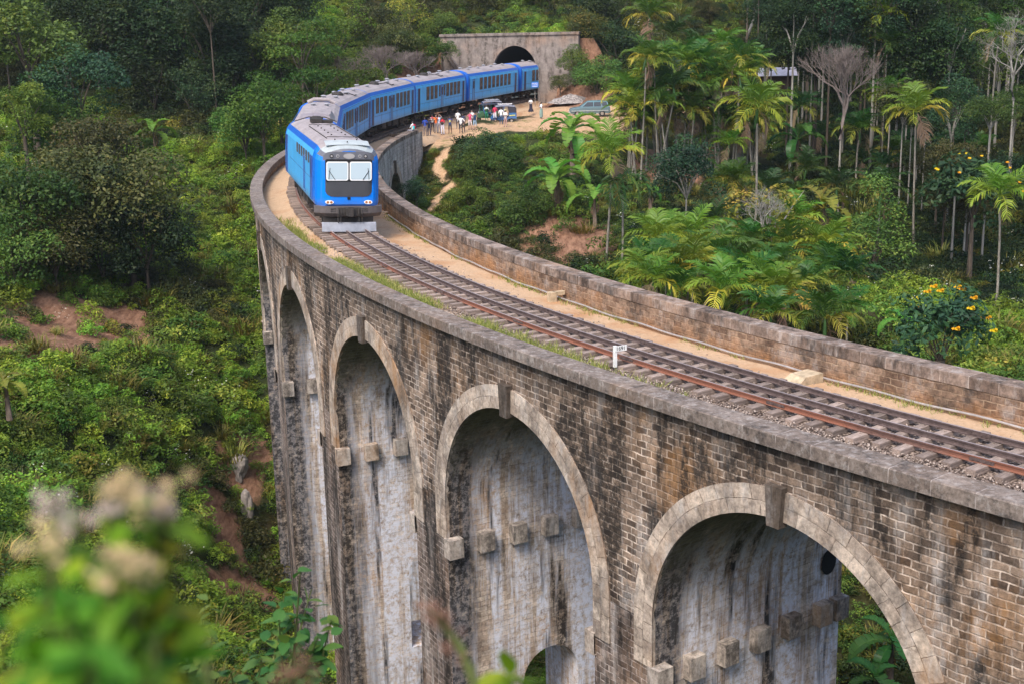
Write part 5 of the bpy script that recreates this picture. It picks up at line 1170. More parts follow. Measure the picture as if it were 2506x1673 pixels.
def crown_mesh(name, mat, n=6500, lumps=30, leaf=0.07, rz=0.8, flat=0.0, seed=0, lump_r=(0.26, 0.42), openness=0.0, aspect=0.5, ragged=1.0):
    rng = np.random.default_rng(seed); d = rand_dir(lumps, rng); d[:, 2] = np.where(d[:, 2] < -0.8, -d[:, 2]*0.6, d[:, 2])
    rr = rng.uniform(0.35, 0.86, lumps)[:, None]**0.8; c = d*rr*np.array([1, 1, rz]); c *= rng.uniform(0.85, 1.15, (lumps, 1))
    if flat: c[:, 2] = np.round(c[:, 2]/flat)*flat+rng.normal(0, 0.03, lumps)
    lr = rng.uniform(*lump_r, lumps); w = lr**2; k = rng.choice(lumps, n, p=w/w.sum())
    e = rand_dir(n, rng); e[:, 2] = np.where(e[:, 2] < -0.6, -e[:, 2], e[:, 2])
    P = c[k]+e*(lr[k]*rng.uniform(0.55, 1.05, n)**0.6)[:, None]*np.array([1, 1, 0.34 if flat else 0.75])
    P += rng.normal(0, 0.022*ragged, (n, 3))
    nr = norm(e*0.6+np.array([0, 0, 0.7])+rng.normal(0, 0.5, (n, 3))); t = norm(np.cross(nr, rand_dir(n, rng))); b = np.cross(nr, t)
    s = leaf*rng.uniform(0.6, 1.35, n); V, F = quads(P, t, b, s, s*aspect)
    tint = np.clip(rng.uniform(0, 0.75, lumps)[k]+rng.normal(0, 0.18, n), 0, 1)
    return npmesh(name, V, F, [mat], tint=np.repeat(tint, 4))
def limb_mesh(name, mat, seed, n=6, r0=0.024, spread=0.72, rz=0.8, low=-0.62):
    rg = random.Random(seed); mb = MB()
    for i in range(n):
        a = 2*PI*i/n+rg.uniform(-.4, .4); t = rg.uniform(0.45, 1)*spread; z1 = rg.uniform(-0.1, 0.65)*rz
        p0 = Vector((0, 0, low)); p3 = Vector((math.cos(a)*t, math.sin(a)*t, z1)); p1 = p0.lerp(p3, 0.35)+Vector((0, 0, 0.15)); p2 = p0.lerp(p3, 0.7)+Vector((rg.uniform(-.06, .06), rg.uniform(-.06, .06), 0.08))
        mb.tube([p0, p1, p2, p3], [r0, r0*0.7, r0*0.45, r0*0.15], 5, cap=False)
    return mb.build(name, mat, mesh_only=True, smooth=True)
def trunk_mesh(name, mat, seed, taper=0.55, lean=0.04):
    """unit trunk, rings kept level: x and y are in trunk radii, z in trunk heights"""
    rg = random.Random(seed); mb = MB(); a = rg.uniform(0, 6.28); G = []
    for i in range(11):
        t = i/10; r = (1.35 if i == 0 else 1.0)*(1-(1-taper)*t); k = lean*math.sin(t*PI)*(1+0.4*math.sin(t*5+seed))
        G.append([(math.cos(a)*k+r*math.cos(2*PI*j/8), math.sin(a)*k+r*math.sin(2*PI*j/8), t) for j in range(9)])
    mb.grid(G, flip=True); return mb.build(name, mat, mesh_only=True, smooth=True)
CR = {}
for nm, mt, kw in (('dark1', 'dark', {}), ('dark2', 'dark', dict(lumps=34, rz=1.0)), ('dark3', 'teal', dict(lumps=22, rz=0.9)), ('mid1', 'mid', {}), ('mid2', 'mid', dict(lumps=32, rz=0.7)), ('bright1', 'lush', dict(lumps=20, lump_r=(0.2, 0.36))), ('bright2', 'lush', dict(lumps=30, rz=0.75)),
                   ('olive1', 'olive', dict(lumps=30)), ('olive2', 'olive', dict(lumps=24, rz=0.7)), ('layer1', 'lush', dict(lumps=18, flat=0.32, lump_r=(0.3, 0.5), rz=0.9, n=3400)), ('layer2', 'lush', dict(lumps=16, flat=0.4, lump_r=(0.3, 0.5), rz=0.8, n=3000)),
                   ('slim1', 'dark', dict(lumps=22, rz=1.6, n=5200)), ('slim2', 'teal', dict(lumps=20, rz=1.8, n=5200)), ('slim3', 'mid', dict(lumps=20, rz=1.5, n=5000)), ('yellow1', 'yellow', dict(lumps=22, n=2600)), ('big1', 'teal', dict(lumps=26, leaf=0.15, n=1900, aspect=0.42)), ('sparse1', 'yellow', dict(lumps=16, n=1100, leaf=0.09, lump_r=(0.2, 0.32)))):
    CR[nm] = crown_mesh('crown_'+nm, LM[mt], seed=sum(map(ord, nm)), **kw)
LB_ = [limb_mesh('limbs', BK_BROWN, i) for i in range(3)]; LBP = [limb_mesh('pale_limbs', BK_PALE, i+7) for i in range(2)]
TK = [trunk_mesh('trunk', BK_BROWN, i) for i in range(3)]; TKP = [trunk_mesh('pale_trunk', BK_PALE, i+5) for i in range(3)]
NT = [0]
def tree(x, y, ztop, r, kind, label, group=None, cat='tree', pale=False, tr=None, name='leafy_tree', zbase=None, limbs=True, zs=1.0):
    """ztop = height of the crown's middle"""
    NT[0] += 1; i = NT[0]; rg = random.Random(i*7+3)
    zb = tz(x, y)-0.1 if zbase is None else zbase; h = max(ztop-zb, r*0.35)
    o = empty(name, (x, y, zb), rg.uniform(0, 6.28), label, cat, group)
    c = link('crown', CR[kind], o, (0, 0, h)); c.scale = (r, r, r*zs)
    if limbs:
        l = link('limb', (LBP if pale else LB_)[i % 2], o, (0, 0, h)); l.scale = (r, r, r*zs)
    tr = tr or max(0.09, 0.035*h); hh = max(0.2, h-0.56*r*zs) if limbs else h
    t = link('trunk', (TKP if pale else TK)[i % 3], o); t.scale = (tr, tr, hh+0.1); t.location = (0, 0, -0.05)
    return o
# palms ------------------------------------------------------
def palm_crown(name, mat, seed, n=13, L=2.1, up=0.9, nl=17, leafw=0.105, closed=False):
    rng = np.random.default_rng(seed); VV = []; FF = []; TT = []; MI = []; nv = 0
    for i in range(n):
        az = i*2.399+rng.uniform(-.25, .25); age = i/(n-1)           # 0 young (upright) .. 1 old (hanging)
        el0 = (1.45-1.15*age)*up+rng.uniform(-.1, .1); l = L*(0.75+0.35*math.sin(PI*(0.25+0.6*age)))*rng.uniform(0.9, 1.1)
        dead = (i == n-1 and not closed)
        if dead: el0 = -0.75
        if closed: el0 = 0.6; 
        m = 9; p = np.array([0, 0, 0.0]); pts = [p]; e = el0; dr = (0.11+0.12*age)*(1.0 if not closed else 3.2)
        for k in range(m):
            d = np.array([math.cos(az)*math.cos(e), math.sin(az)*math.cos(e), math.sin(e)]); p = p+d*l/m; pts.append(p); e = max(e-dr*(0.6+0.12*k), -1.5)
        pts = np.array(pts); tn = norm(np.gradient(pts, axis=0)); sd = norm(np.cross(tn, np.array([0, 0, 1.0]))); upv = np.cross(sd, tn)
        tbase = np.clip((age-0.4)*1.2+rng.uniform(-0.15, 0.45), 0, 1)  # frond age plus random lime tint that paints in sun highlights
        # rachis
        for k in range(m):
            w0, w1 = 0.035*(1-k/m)+0.006, 0.035*(1-(k+1)/m)+0.006
            VV += [pts[k]-sd[k]*w0, pts[k]+sd[k]*w0, pts[k+1]+sd[k+1]*w1, pts[k+1]-sd[k+1]*w1]; FF.append((nv, nv+1, nv+2, nv+3)); nv += 4; TT += [min(1, tbase+0.15)]*4; MI.append(2 if dead else 0)
        s = np.linspace(0.16, 1.0, nl); xi = s*m; a0 = np.minimum(xi.astype(int), m-1); fr = (xi-a0)[:, None]
        C0 = pts[a0]*(1-fr)+pts[a0+1]*fr; T0 = tn[a0]; S0 = sd[a0]; U0 = upv[a0]
        ll = (0.74*np.sin(PI*(0.18+0.74*s))+0.12)*(L/2.1)*rng.uniform(0.85, 1.1, nl)
        for sg in (-1, 1):
            dv = norm(S0*sg*(0.9)+T0*(0.55+0.5*s[:, None])+U0*(0.28-0.1*age)+rng.normal(0, 0.07, (nl, 3)))
            tip = norm(dv+np.array([0, 0, -0.55-0.5*age])); mid = C0+dv*(ll*0.55)[:, None]; end = mid+tip*(ll*0.5)[:, None]
            wv = norm(T0+0.25*U0+rng.normal(0, 0.25, (nl, 3)))*leafw*0.5*(0.55+0.5*np.sin(PI*s))[:, None]
            for k in range(nl):
                VV += [C0[k]-wv[k]*0.6, C0[k]+wv[k]*0.6, mid[k]+wv[k], mid[k]-wv[k], end[k]+wv[k]*0.12, end[k]-wv[k]*0.12]
                FF += [(nv, nv+1, nv+2, nv+3), (nv+3, nv+2, nv+4, nv+5)]; nv += 6; TT += [min(1, max(0, tbase+rng.normal(0, 0.08)))]*4+[min(1, max(0, tbase+0.18+rng.normal(0, 0.08)))]*2; MI += [2, 2] if dead else [0, 0]
    mb = MB(); mb.tube([(0, 0, -1.0), (0, 0, -0.5), (0, 0, 0.1)], [0.075, 0.105, 0.05], 7, cap=False)
    for f in mb.F: FF.append(tuple(nv+q for q in f)); MI.append(1)
    VV += list(map(np.array, mb.V)); TT += [0.2]*len(mb.V)
    return npmesh(name, np.array(VV), np.array(FF), [mat, SHAFT, LM['dead']], mi=MI, tint=TT)
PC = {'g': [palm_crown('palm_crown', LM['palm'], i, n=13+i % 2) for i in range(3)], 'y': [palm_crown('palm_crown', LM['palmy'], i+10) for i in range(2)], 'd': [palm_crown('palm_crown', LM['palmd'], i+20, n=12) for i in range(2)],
      'c': [palm_crown('palm_crown', LM['palmd'], 31, n=10, L=2.3, closed=True)]}
PT = [trunk_mesh('palm_trunk', BK_PALM, i+20, taper=0.75, lean=2.2) for i in range(3)]
NP = [0]
def palm(crown, base=None, y=None, sc=1.0, tone='g', label='', group='areca palms'):
    NP[0] += 1; i = NP[0]; rg = random.Random(i*13)
    if base is not None: x0, y0 = atg(*base)
    else: y0 = y
    c = at(crown[0], crown[1], y0 if y is None else y); sc *= 1.1
    if base is None: x0, y0 = c.x+rg.uniform(-.2, .2), c.y
    zb = tz(x0, y0)-0.1; o = empty('areca_palm', (x0, y0, zb), 0, label, 'palm tree', group)
    top = Vector((c.x-x0, c.y-y0, max(1.2, c.z-zb-0.35*sc)))
    k = PC[tone][i % len(PC[tone])]; cr = link('crown', k, o, top); cr.scale = (sc, sc, sc); cr.rotation_euler = (rg.uniform(-.22, .22), rg.uniform(-.22, .22), rg.uniform(0, 6.28))
    t = link('trunk', PT[i % 3], o); d = top-Vector((0, 0, 0.75*sc)); t.scale = (0.085*sc**0.5, 0.085*sc**0.5, max(0.3, d.length)); t.rotation_euler = d.to_track_quat('Z', 'Y').to_euler()
    return o
# bananas ------------------------------------------------------
def banana_leaf(name, mat, seed, L=2.2, W=0.36, tears=0.5):
    rng = np.random.default_rng(seed); m = 16; VV = []; FF = []; TT = []
    # leaf along +x, arching
    e = 1.0; p = np.array([0, 0, 0.0]); pts = []; 
    for k in range(m+1):
        pts.append(p.copy()); p = p+np.array([math.cos(e), 0, math.sin(e)])*L/m; e -= 0.135+0.02*rng.normal()
    pts = np.array(pts); tn = norm(np.gradient(pts, axis=0)); sd = np.array([0, 1.0, 0]); up = np.cross(tn, np.tile(sd, (m+1, 1)))*-1
    base = rng.uniform(0.1, 0.5)
    for k in range(1, m):
        s = k/m; 
        for sg in (-1, 1):
            w0 = W*max(0.05, math.sin(PI*min(1, max(0, (s-0.10)/0.9)))**0.55)*rng.uniform(0.86, 1.05); w1 = W*max(0.04, math.sin(PI*min(1, max(0, (s+1/m-0.10)/0.9)))**0.55)*rng.uniform(0.86, 1.05)
            gap = 0.25*L/m*tears*(rng.random() < 0.5); dr = rng.uniform(-.02, .05)+0.06*tears*(rng.random() < 0.3)
            nv = len(VV)
            a, b = pts[k], pts[k+1]; q0 = a+sd*sg*w0+np.array([0, 0, 1])*(w0*0.35-dr)+tn[k]*(0.10*W+gap); q1 = b+sd*sg*w1+np.array([0, 0, 1])*(w1*0.35-dr)+tn[k+1]*0.10*W
            VV += [a, b, q1, q0]; FF.append((nv, nv+1, nv+2, nv+3) if sg > 0 else (nv+3, nv+2, nv+1, nv)); tv = np.clip(base+rng.normal(0, 0.08), 0, 1); TT += [tv*0.6+0.35, tv*0.6+0.35, tv, tv]
    mb = MB(); mb.tube([tuple(q-np.array([0, 0, 0.012])) for q in pts], list(np.linspace(0.035, 0.006, m+1)), 5, cap=False); nv = len(VV)
    FF += [tuple(nv+q for q in f) for f in mb.F]; VV += [np.array(v_) for v_ in mb.V]; TT += [0.75]*len(mb.V)
    return npmesh(name, np.array(VV), np.array(FF), [mat], tint=TT)
BL = {k: [banana_leaf('banana_leaf', LM[m_], i, tears=t_) for i in range(3)] for k, m_, t_ in (('b', 'banana', 0.6), ('d', 'bananad', 0.5), ('y', 'yellow', 1.0), ('x', 'dead', 1.6))}
NBN = [0]
def banana(u, v, y, h, label, sc=1.0, n=8, tone='b', dry=4, stem_r=0.16, extra=None, dry_stem=True, name='banana_plant'):
    """u,v,y = where the leaves spring from"""
    NBN[0] += 1; rg = random.Random(NBN[0]*31); c = at(u, v, y); zb = c.z-h
    o = empty(name, (c.x, c.y, zb), 0, label, 'banana plant')
    mb = MB(); mb.tube([(0, 0, -0.3), (0, 0, h*0.4), (0, 0, h)], [stem_r*1.25, stem_r, stem_r*0.6], 9); mb.build('stem', BK_DRY if dry_stem else SHAFT, o, smooth=True)
    for i in range(n):
        l = link('leaf', BL[tone if i or not extra else extra][i % 3], o, (0, 0, h-0.05)); age = i/(n-1) if n > 1 else 0.5
        az = i*2.4+rg.uniform(-.3, .3); l.rotation_euler = (rg.uniform(-.15, .15), -(0.62-1.35*age)+rg.uniform(-.1, .1), az); k = sc*rg.uniform(0.85, 1.1)*(0.85+0.25*math.sin(age*3)); l.scale = (k, k, k)
    for i in range(dry):
        l = link('dry_leaf', BL['x'][i % 3], o, (0, 0, h-0.15-0.1*i)); l.rotation_euler = (0, 1.75+rg.uniform(-.15, .3), i*1.7+rg.uniform(-.4, .4)); k = sc*rg.uniform(0.5, 0.8); l.scale = (k, k*0.7, k)
    return o
# bare branching trees -----------------------------------------
def branch_mesh(name, mat, seed, depth=5, spread=0.55, up=0.35, r0=0.03, l0=0.34, kids=3, twig=1.0):
    rg = random.Random(seed); mb = MB()
    def go(p, d, l, r, k):
        q = p+d*l; mid = p.lerp(q, 0.5)+Vector((rg.uniform(-1, 1), rg.uniform(-1, 1), rg.uniform(-1, 1)))*l*0.06
        mb.tube([p, mid, q], [r, r*0.82, r*0.65], 4 if k < 2 else 3, cap=False)
        if k >= depth: return
        for i in range(kids if k else kids+1):
            nd = (d+Vector((rg.gauss(0, 1), rg.gauss(0, 1), rg.gauss(0, 0.7)+up))*spread).normalized(); go(q if rg.random() < 0.7 else p.lerp(q, 0.7), nd, l*rg.uniform(0.62, 0.85), r*0.60, k+1)
    go(Vector((0, 0, 0)), Vector((0, 0, 1)), l0, r0, 0)
    V = np.array(mb.V); z1 = V[:, 2].max(); r1 = np.quantile(np.hypot(V[:, 0], V[:, 1]), 0.985); V[:, 2] /= z1; V[:, :2] -= V[:, :2].mean(0)*np.clip(V[:, 2:3]*3, 0, 1); V[:, :2] /= r1; mb.V = [tuple(v) for v in V]
    return mb.build(name, mat, mesh_only=True, smooth=True)
BR = [branch_mesh('bare_branches', BK_TWIG, 3, depth=7, spread=0.40, up=0.5, l0=0.20, r0=0.022, kids=3), branch_mesh('bare_branches', BK_PALE, 8, depth=6, spread=0.55, up=0.25, l0=0.26, r0=0.016, kids=3)]
def bare(u, v, y, h, k, wide, label, name='bare_tree', sink=True):
    """u,v,y = foot of the branching"""
    c = at(u, v, y); zb = tz(c.x, c.y) if sink else c.z-1
    o = empty(name, (c.x, c.y, zb), 0.6, label, 'bare tree'); b_ = link('branch', BR[k], o, (0, 0, c.z-zb)); b_.scale = (wide, wide, h)
    t = link('trunk', TKP[k % 3], o); t.scale = (0.12, 0.12, max(0.3, c.z-zb+0.1)); return o
# ------------------------------------------------------------------ vegetation: planting
def plant():
    # --- areca palms one can tell apart
    R1 = 'in the row beside the estate car'
    rows = [((1440, 205), (1443, 400), 1.15, 'y', 'yellow tinged areca palm at the left end of the row beside the estate car'),
            ((1487, 170), (1482, 392), 1.0, 'y', 'bright yellow green palm crowding behind the left end of the palm row'),
            ((1545, 190), (1502, 420), 1.3, 'd', 'large dark areca palm with wide fronds, second in the palm row'),
            ((1592, 205), (1562, 395), 1.2, 'd', 'dark areca palm with a bushy crown in the middle of the palm row'),
            ((1562, 135), (1545, 380), 1.05, 'g', 'areca palm whose crown shows just above the large dark palm'),
            ((1625, 150), (1600, 390), 1.05, 'y', 'areca palm with a hanging yellow frond, above the bushy dark palm'),
            ((1676, 145), (1650, 380), 1.05, 'g', 'green areca palm left of the hut roof'),
            ((1726, 150), (1712, 400), 1.1, 'g', 'green areca palm directly in front of the hut roof'),
            ((1738, 235), (1730, 560), 1.3, 'y', 'tall areca palm with golden lower fronds, standing left of the bare grey tree'),
            ((1490, 30), (1500, 330), 1.2, 'g', 'tall areca palm at the top edge right of the tunnel'),
            ((1535, 75), (1530, 340), 1.15, 'd', 'dark areca palm below the one at the top edge'),
            ((1596, 110), (1590, 345), 1.0, 'g', 'green palm crown above the middle of the palm row, left of the leaning pale trunk'),
            ((1660, 95), (1655, 350), 1.0, 'y', 'yellow green palm crown at the foot of the leaning pale trunk'),
            ((1648, 200), (1640, 400), 1.1, 'g', 'areca palm with one brown drooping frond under the hut roof'),
            ((1630, 300), (1628, 400), 0.95, 'g', 'young green palm above the round leafy tree'),
            ((1672, 325), (1670, 430), 0.9, 'y', 'young yellowish palm right of the round leafy tree'),
            ((1403, 340), (1389, 620), 1.15, 'y', 'palm with golden lower fronds on a long thin grey trunk behind the parapet'),
            ((2027, 25), (1992, 400), 1.1, 'y', 'very tall leaning palm with orange yellow fronds at the top right'),
            ((2158, 100), (2150, 300), 1.15, 'g', 'lone green palm under the tall pale trunks at the top right'),
            ((2113, 190), (2110, 400), 1.1, 'd', 'dark green palm above the palm with orange lower fronds'),
            ((2103, 245), (2096, 575), 1.25, 'y', 'palm with orange lower fronds on a tall thin trunk right of the bare grey tree'),
            ((1972, 290), (1965, 430), 1.05, 'g', 'palm with one orange frond beside the foot of the bare grey tree'),
            ((2223, 172), (2220, 330), 0.9, 'd', 'small dark palm left of the white branched tree'),
            ((1664, 412), (1660, 520), 0.95, 'g', 'green palm behind the right side of the round leafy tree'),
            ((1690, 405), (1688, 530), 0.9, 'g', 'yellow green palm touching the tall twin grey trunks')]
    for c, b_, sc, tone, lb in rows: palm(c, b_, None, sc, tone, lb)
    low = [((2022, 425), 104, 1.15, 'd', 'dark palm with a hanging yellow frond in the dark gap of the forest'),
           ((1824, 492), 92, 1.0, 'y', 'palm with golden hanging fronds among the orange blossom'),
           ((1721, 552), 88, 1.05, 'g', 'mid green palm left of the orange blossom tree'),
           ((1890, 552), 86, 1.15, 'y', 'palm with yellow drooping fronds and a brown dead frond below it'),
           ((1815, 560), 87, 1.1, 'g', 'palm with long drooping fronds between the two yellow drooping palms'),
           ((1652, 652), 70, 1.0, 'y', 'bright yellow green palm just behind the parapet, left of three low palms'),
           ((1714, 625), 74, 1.0, 'g', 'dark centred palm behind the bright yellow green palm'),
           ((1803, 668), 70, 0.95, 'y', 'palm with pale gold fronds close behind the parapet'),
           ((1768, 712), 64, 0.85, 'g', 'low green palm whose fronds brush the parapet, left of a similar one'),
           ((1893, 718), 62, 0.9, 'g', 'low green palm whose fronds brush the parapet, right of a similar one'),
           ((1506, 535), 84, 1.0, 'y', 'pale yellow green palm at the left of the palm thicket'),
           ((1590, 530), 85, 1.05, 'y', 'yellow green palm in the upper middle of the palm thicket'),
           ((1528, 605), 78, 0.95, 'g', 'shaded palm in the lower left of the palm thicket'),
           ((1588, 592), 77, 1.1, 'y', 'wide glossy palm in the centre of the palm thicket'),
           ((1640, 500), 92, 1.0, 'd', 'dark fan of palm fronds behind the palm thicket'),
           ((1700, 590), 82, 1.0, 'g', 'palm half hidden between the thicket and the orange blossom tree'),
           ((1640, 575), 82, 1.0, 'g', 'green palm on the right side of the palm thicket'),
           ((1480, 590), 80, 0.8, 'g', 'small palm at the lower left edge of the palm thicket'),
           ((1560, 650), 73, 0.85, 'g', 'small palm nearest the parapet under the palm thicket'),
           ((1950, 645), 80, 0.9, 'd', 'dark low palm right of the brown dead frond'),
           ((2295, 432), 84, 1.1, 'y', 'palm with golden lower fronds right of the upper yellow flowered tree'),
           ((1945, 700), 72, 0.7, 'g', 'small palm seedling above the parapet by the tangled scrub')]
    for c, y, sc, tone, lb in low: palm(c, None, y, sc, tone, lb)
    palm((1428, 405), (1424, 630), None, 1.05, 'c', 'palm with all its fronds hanging down like a closed umbrella')
    for i, (c, b_) in enumerate((((1470, 250), (1470, 400)), ((1515, 245), (1520, 405)), ((1610, 250), (1620, 400)), ((1655, 255), (1600, 400)), ((1700, 260), (1690, 410)), ((1580, 260), (1580, 395)))):
        palm(c, b_, None, 0.95, 'd', 'areca palm in the crowded palm row with its crown lost among its neighbours')
    rp = random.Random(77)
    for i in range(34):
        u = rp.uniform(1430, 1745); v = rp.uniform(120, 300); yb = rp.uniform(375, 430)
        palm((u, v), (u+rp.uniform(-25, 25), yb), None, rp.uniform(0.8, 1.1), rp.choice('gyyg'), 'areca palm in the crowded palm row with its crown lost among its neighbours')
    for i in range(22):
        y = rp.uniform(70, 98); u = rp.uniform(1470, 1960); v = 700-(y-62)*5.2+rp.uniform(-35, 25)+max(0, (u-1700)*0.15)
        palm((u, v), None, y, rp.uniform(0.75, 1.0), rp.choice('ggyy'), 'low palm in the dense thicket behind the parapet, crown merged with its neighbours', 'palms of the thicket')
    for i in range(20):
        u = rp.uniform(1760, 2349); v = rp.uniform(60, 420); y = rp.uniform(112, 150)
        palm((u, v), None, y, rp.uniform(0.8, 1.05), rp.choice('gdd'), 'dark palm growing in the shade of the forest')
    for i, (u, v, y) in enumerate(((2020, 160, 150), (1800, 60, 165), (1880, 300, 128), (2190, 330, 118), (2060, 330, 125), (1920, 420, 110), (1850, 380, 118), (2330, 240, 130), (130, 30, 150), (1770, 130, 140), (1770, 430, 105))):
        palm((u, v), None, y, 1.0, 'd', 'dark palm growing in the shade of the forest')
    # --- bananas
    banana(1278, 412, 104, 4.0, 'big banana plant with a thick shaggy stem above the bare red earth', 1.55, 12, 'b', 7, 0.32)
    banana(1312, 300, 112, 3.4, 'banana plant with tattered upright leaves in front of the estate car', 1.65, 11, 'b', 3, 0.2)
    banana(1364, 455, 101, 1.9, 'small banana plant with one upright leaf right of the big banana plant', 1.2, 7, 'b', 2, 0.14)
    banana(1492, 440, 106, 1.7, 'banana plant with a yellow leaf at the left of the round leafy tree', 0.7, 6, 'b', 3, 0.15, 'y')
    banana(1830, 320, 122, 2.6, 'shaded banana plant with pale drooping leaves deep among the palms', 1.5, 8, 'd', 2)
    banana(2072, 738, 66, 1.6, 'light green banana plant beside the lower yellow flowered tree', 0.75, 6, 'b', 1, 0.12, dry_stem=False)
    banana(1890, 478, 93, 2.2, 'banana plant with long yellowing leaves above the tangled scrub', 1.5, 7, 'y', 2)
    banana(352, 303, 136, 2.6, 'bright green banana plant alone at the foot of the left forest', 1.35, 6, 'b', 1, 0.13)
    banana(12, 882, 66, 1.6, 'yellow green banana plant at the left edge of the slope', 0.75, 8, 'y', 1, 0.13)
    banana(2045, 1475, 52, 2.6, 'banana plant with broad dark leaves below the nearest arch', 1.0, 8, 'd', 1)
    banana(2010, 1560, 50, 2.0, 'banana plant low in the shade under the nearest arch', 0.8, 7, 'd', 1)
    banana(1276, 640, 72, 1.2, 'young banana shoot peeping over the inner parapet', 0.5, 3, 'b', 0, 0.07, dry_stem=False)
    # --- trees with a look of their own
    T = lambda u, v, y, r, kind, lb, **k: (lambda c: tree(c.x, c.y, c.z, r, kind, lb, **k))(at(u, v, y))
    T(1575, 395, 100, 3.2, 'dark3', 'round leafy tree with dense grey green crown among the palm trunks', pale=True, tr=0.1)
    T(1770, 500, 90, 3.8, 'sparse1', 'thin tree with tangled pale branches and orange blossom', pale=True)
    T(1900, 560, 88, 3.2, 'sparse1', 'sparse tangled scrub tree with pale twigs behind the drooping palms', pale=True)
    T(2000, 560, 92, 3.4, 'slim3', 'tall leafy tree right of the tangled scrub, at the edge of the dark gap')
    for (u, v, y, r, lb, nf, sd) in ((2235, 440, 92, 3.3, 'tree with large leaves and orange yellow flowers, the upper one at the right edge', 15, 3), (2160, 760, 60, 2.5, 'shrubby tree with yellow flowers just behind the parapet, the lower one', 14, 5)):
        o = T(u, v, y, r, 'big1', lb, cat='flowering tree', name='flowering_tree'); rg = random.Random(sd)
        fm = crown_mesh('flower_cluster', LM['orange'], n=60, lumps=4, leaf=0.9, seed=sd, lump_r=(0.4, 0.6), aspect=0.7); h = o.children[0].location.z
        for i in range(nf):
            a = rg.uniform(0, 6.28); e = rg.uniform(0.0, 1.3); f = link('flower_cluster', fm, o, (math.cos(a)*math.cos(e)*r*0.98, math.sin(a)*math.cos(e)*r*0.98, h+math.sin(e)*r*0.85)); f.scale = (0.125,)*3
    bare(1928, 320, 118, 8.6, 0, 4.0, 'leafless grey tree with a broad fan of fine twigs')
    bare(2325, 230, 110, 7.5, 1, 4.5, 'white barked bare tree with spreading branches at the right edge')
    bare(880, 215, 150, 5.5, 0, 3.6, 'brown leafless thicket tree behind the middle of the train', name='bare_thicket')
    bare(950, 205, 155, 4.5, 0, 3.0, 'second brown leafless thicket tree, nearer the tunnel', name='bare_thicket')
    bare(815, 225, 148, 4.6, 0, 2.8, 'third brown leafless thicket tree, left of the other two', name='bare_thicket')
    bare(1755, 560, 89, 4.2, 1, 2.8, 'pale leafless branches tangled through the orange blossom tree')
    for (u0, v0, u1, v1, y, r, lb) in ((1705, 110, 1740, 0, 170, 0.20, 'leaning bare pale trunk rising above the palms left of the hut'), (2063, 195, 2078, -20, 150, 0.20, 'straight white trunk, the thickest at the top right'), (2335, 110, 2341, -20, 150, 0.25, 'thick brown trunk at the top right corner'), (2102, 170, 2116, -20, 155, 0.12, 'thin pale trunk, left of a close pair'), (2112, 170, 2122, -20, 155, 0.10, 'thin pale trunk, right of a close pair'), (225, 150, 240, -10, 150, 0.20, 'white bent trunk standing out in the dark left forest')):
        a, b_ = at(u0, v0, y), at(u1, v1, y); zb = tz(a.x, a.y); o = empty('slender_tree', (a.x, a.y, zb), 0, lb, 'tree')
        top = b_+(b_-a)*0.25; d = top-Vector((a.x, a.y, zb)); mb = MB(); m_ = (a-Vector((a.x, a.y, zb))); mb.tube([(0, 0, -0.3), m_, m_.lerp(d, 0.5)+Vector((r, 0, 0)), d], [r*1.3, r*1.1, r, r*0.7], 8, cap=False); mb.build('trunk', BK_PALE if 'brown' not in lb else BK_BROWN, o, smooth=True)
        c = link('crown', CR['dark1'], o, d+Vector((0, 0, 1.5))); c.scale = (3.2, 3.2, 2.6)
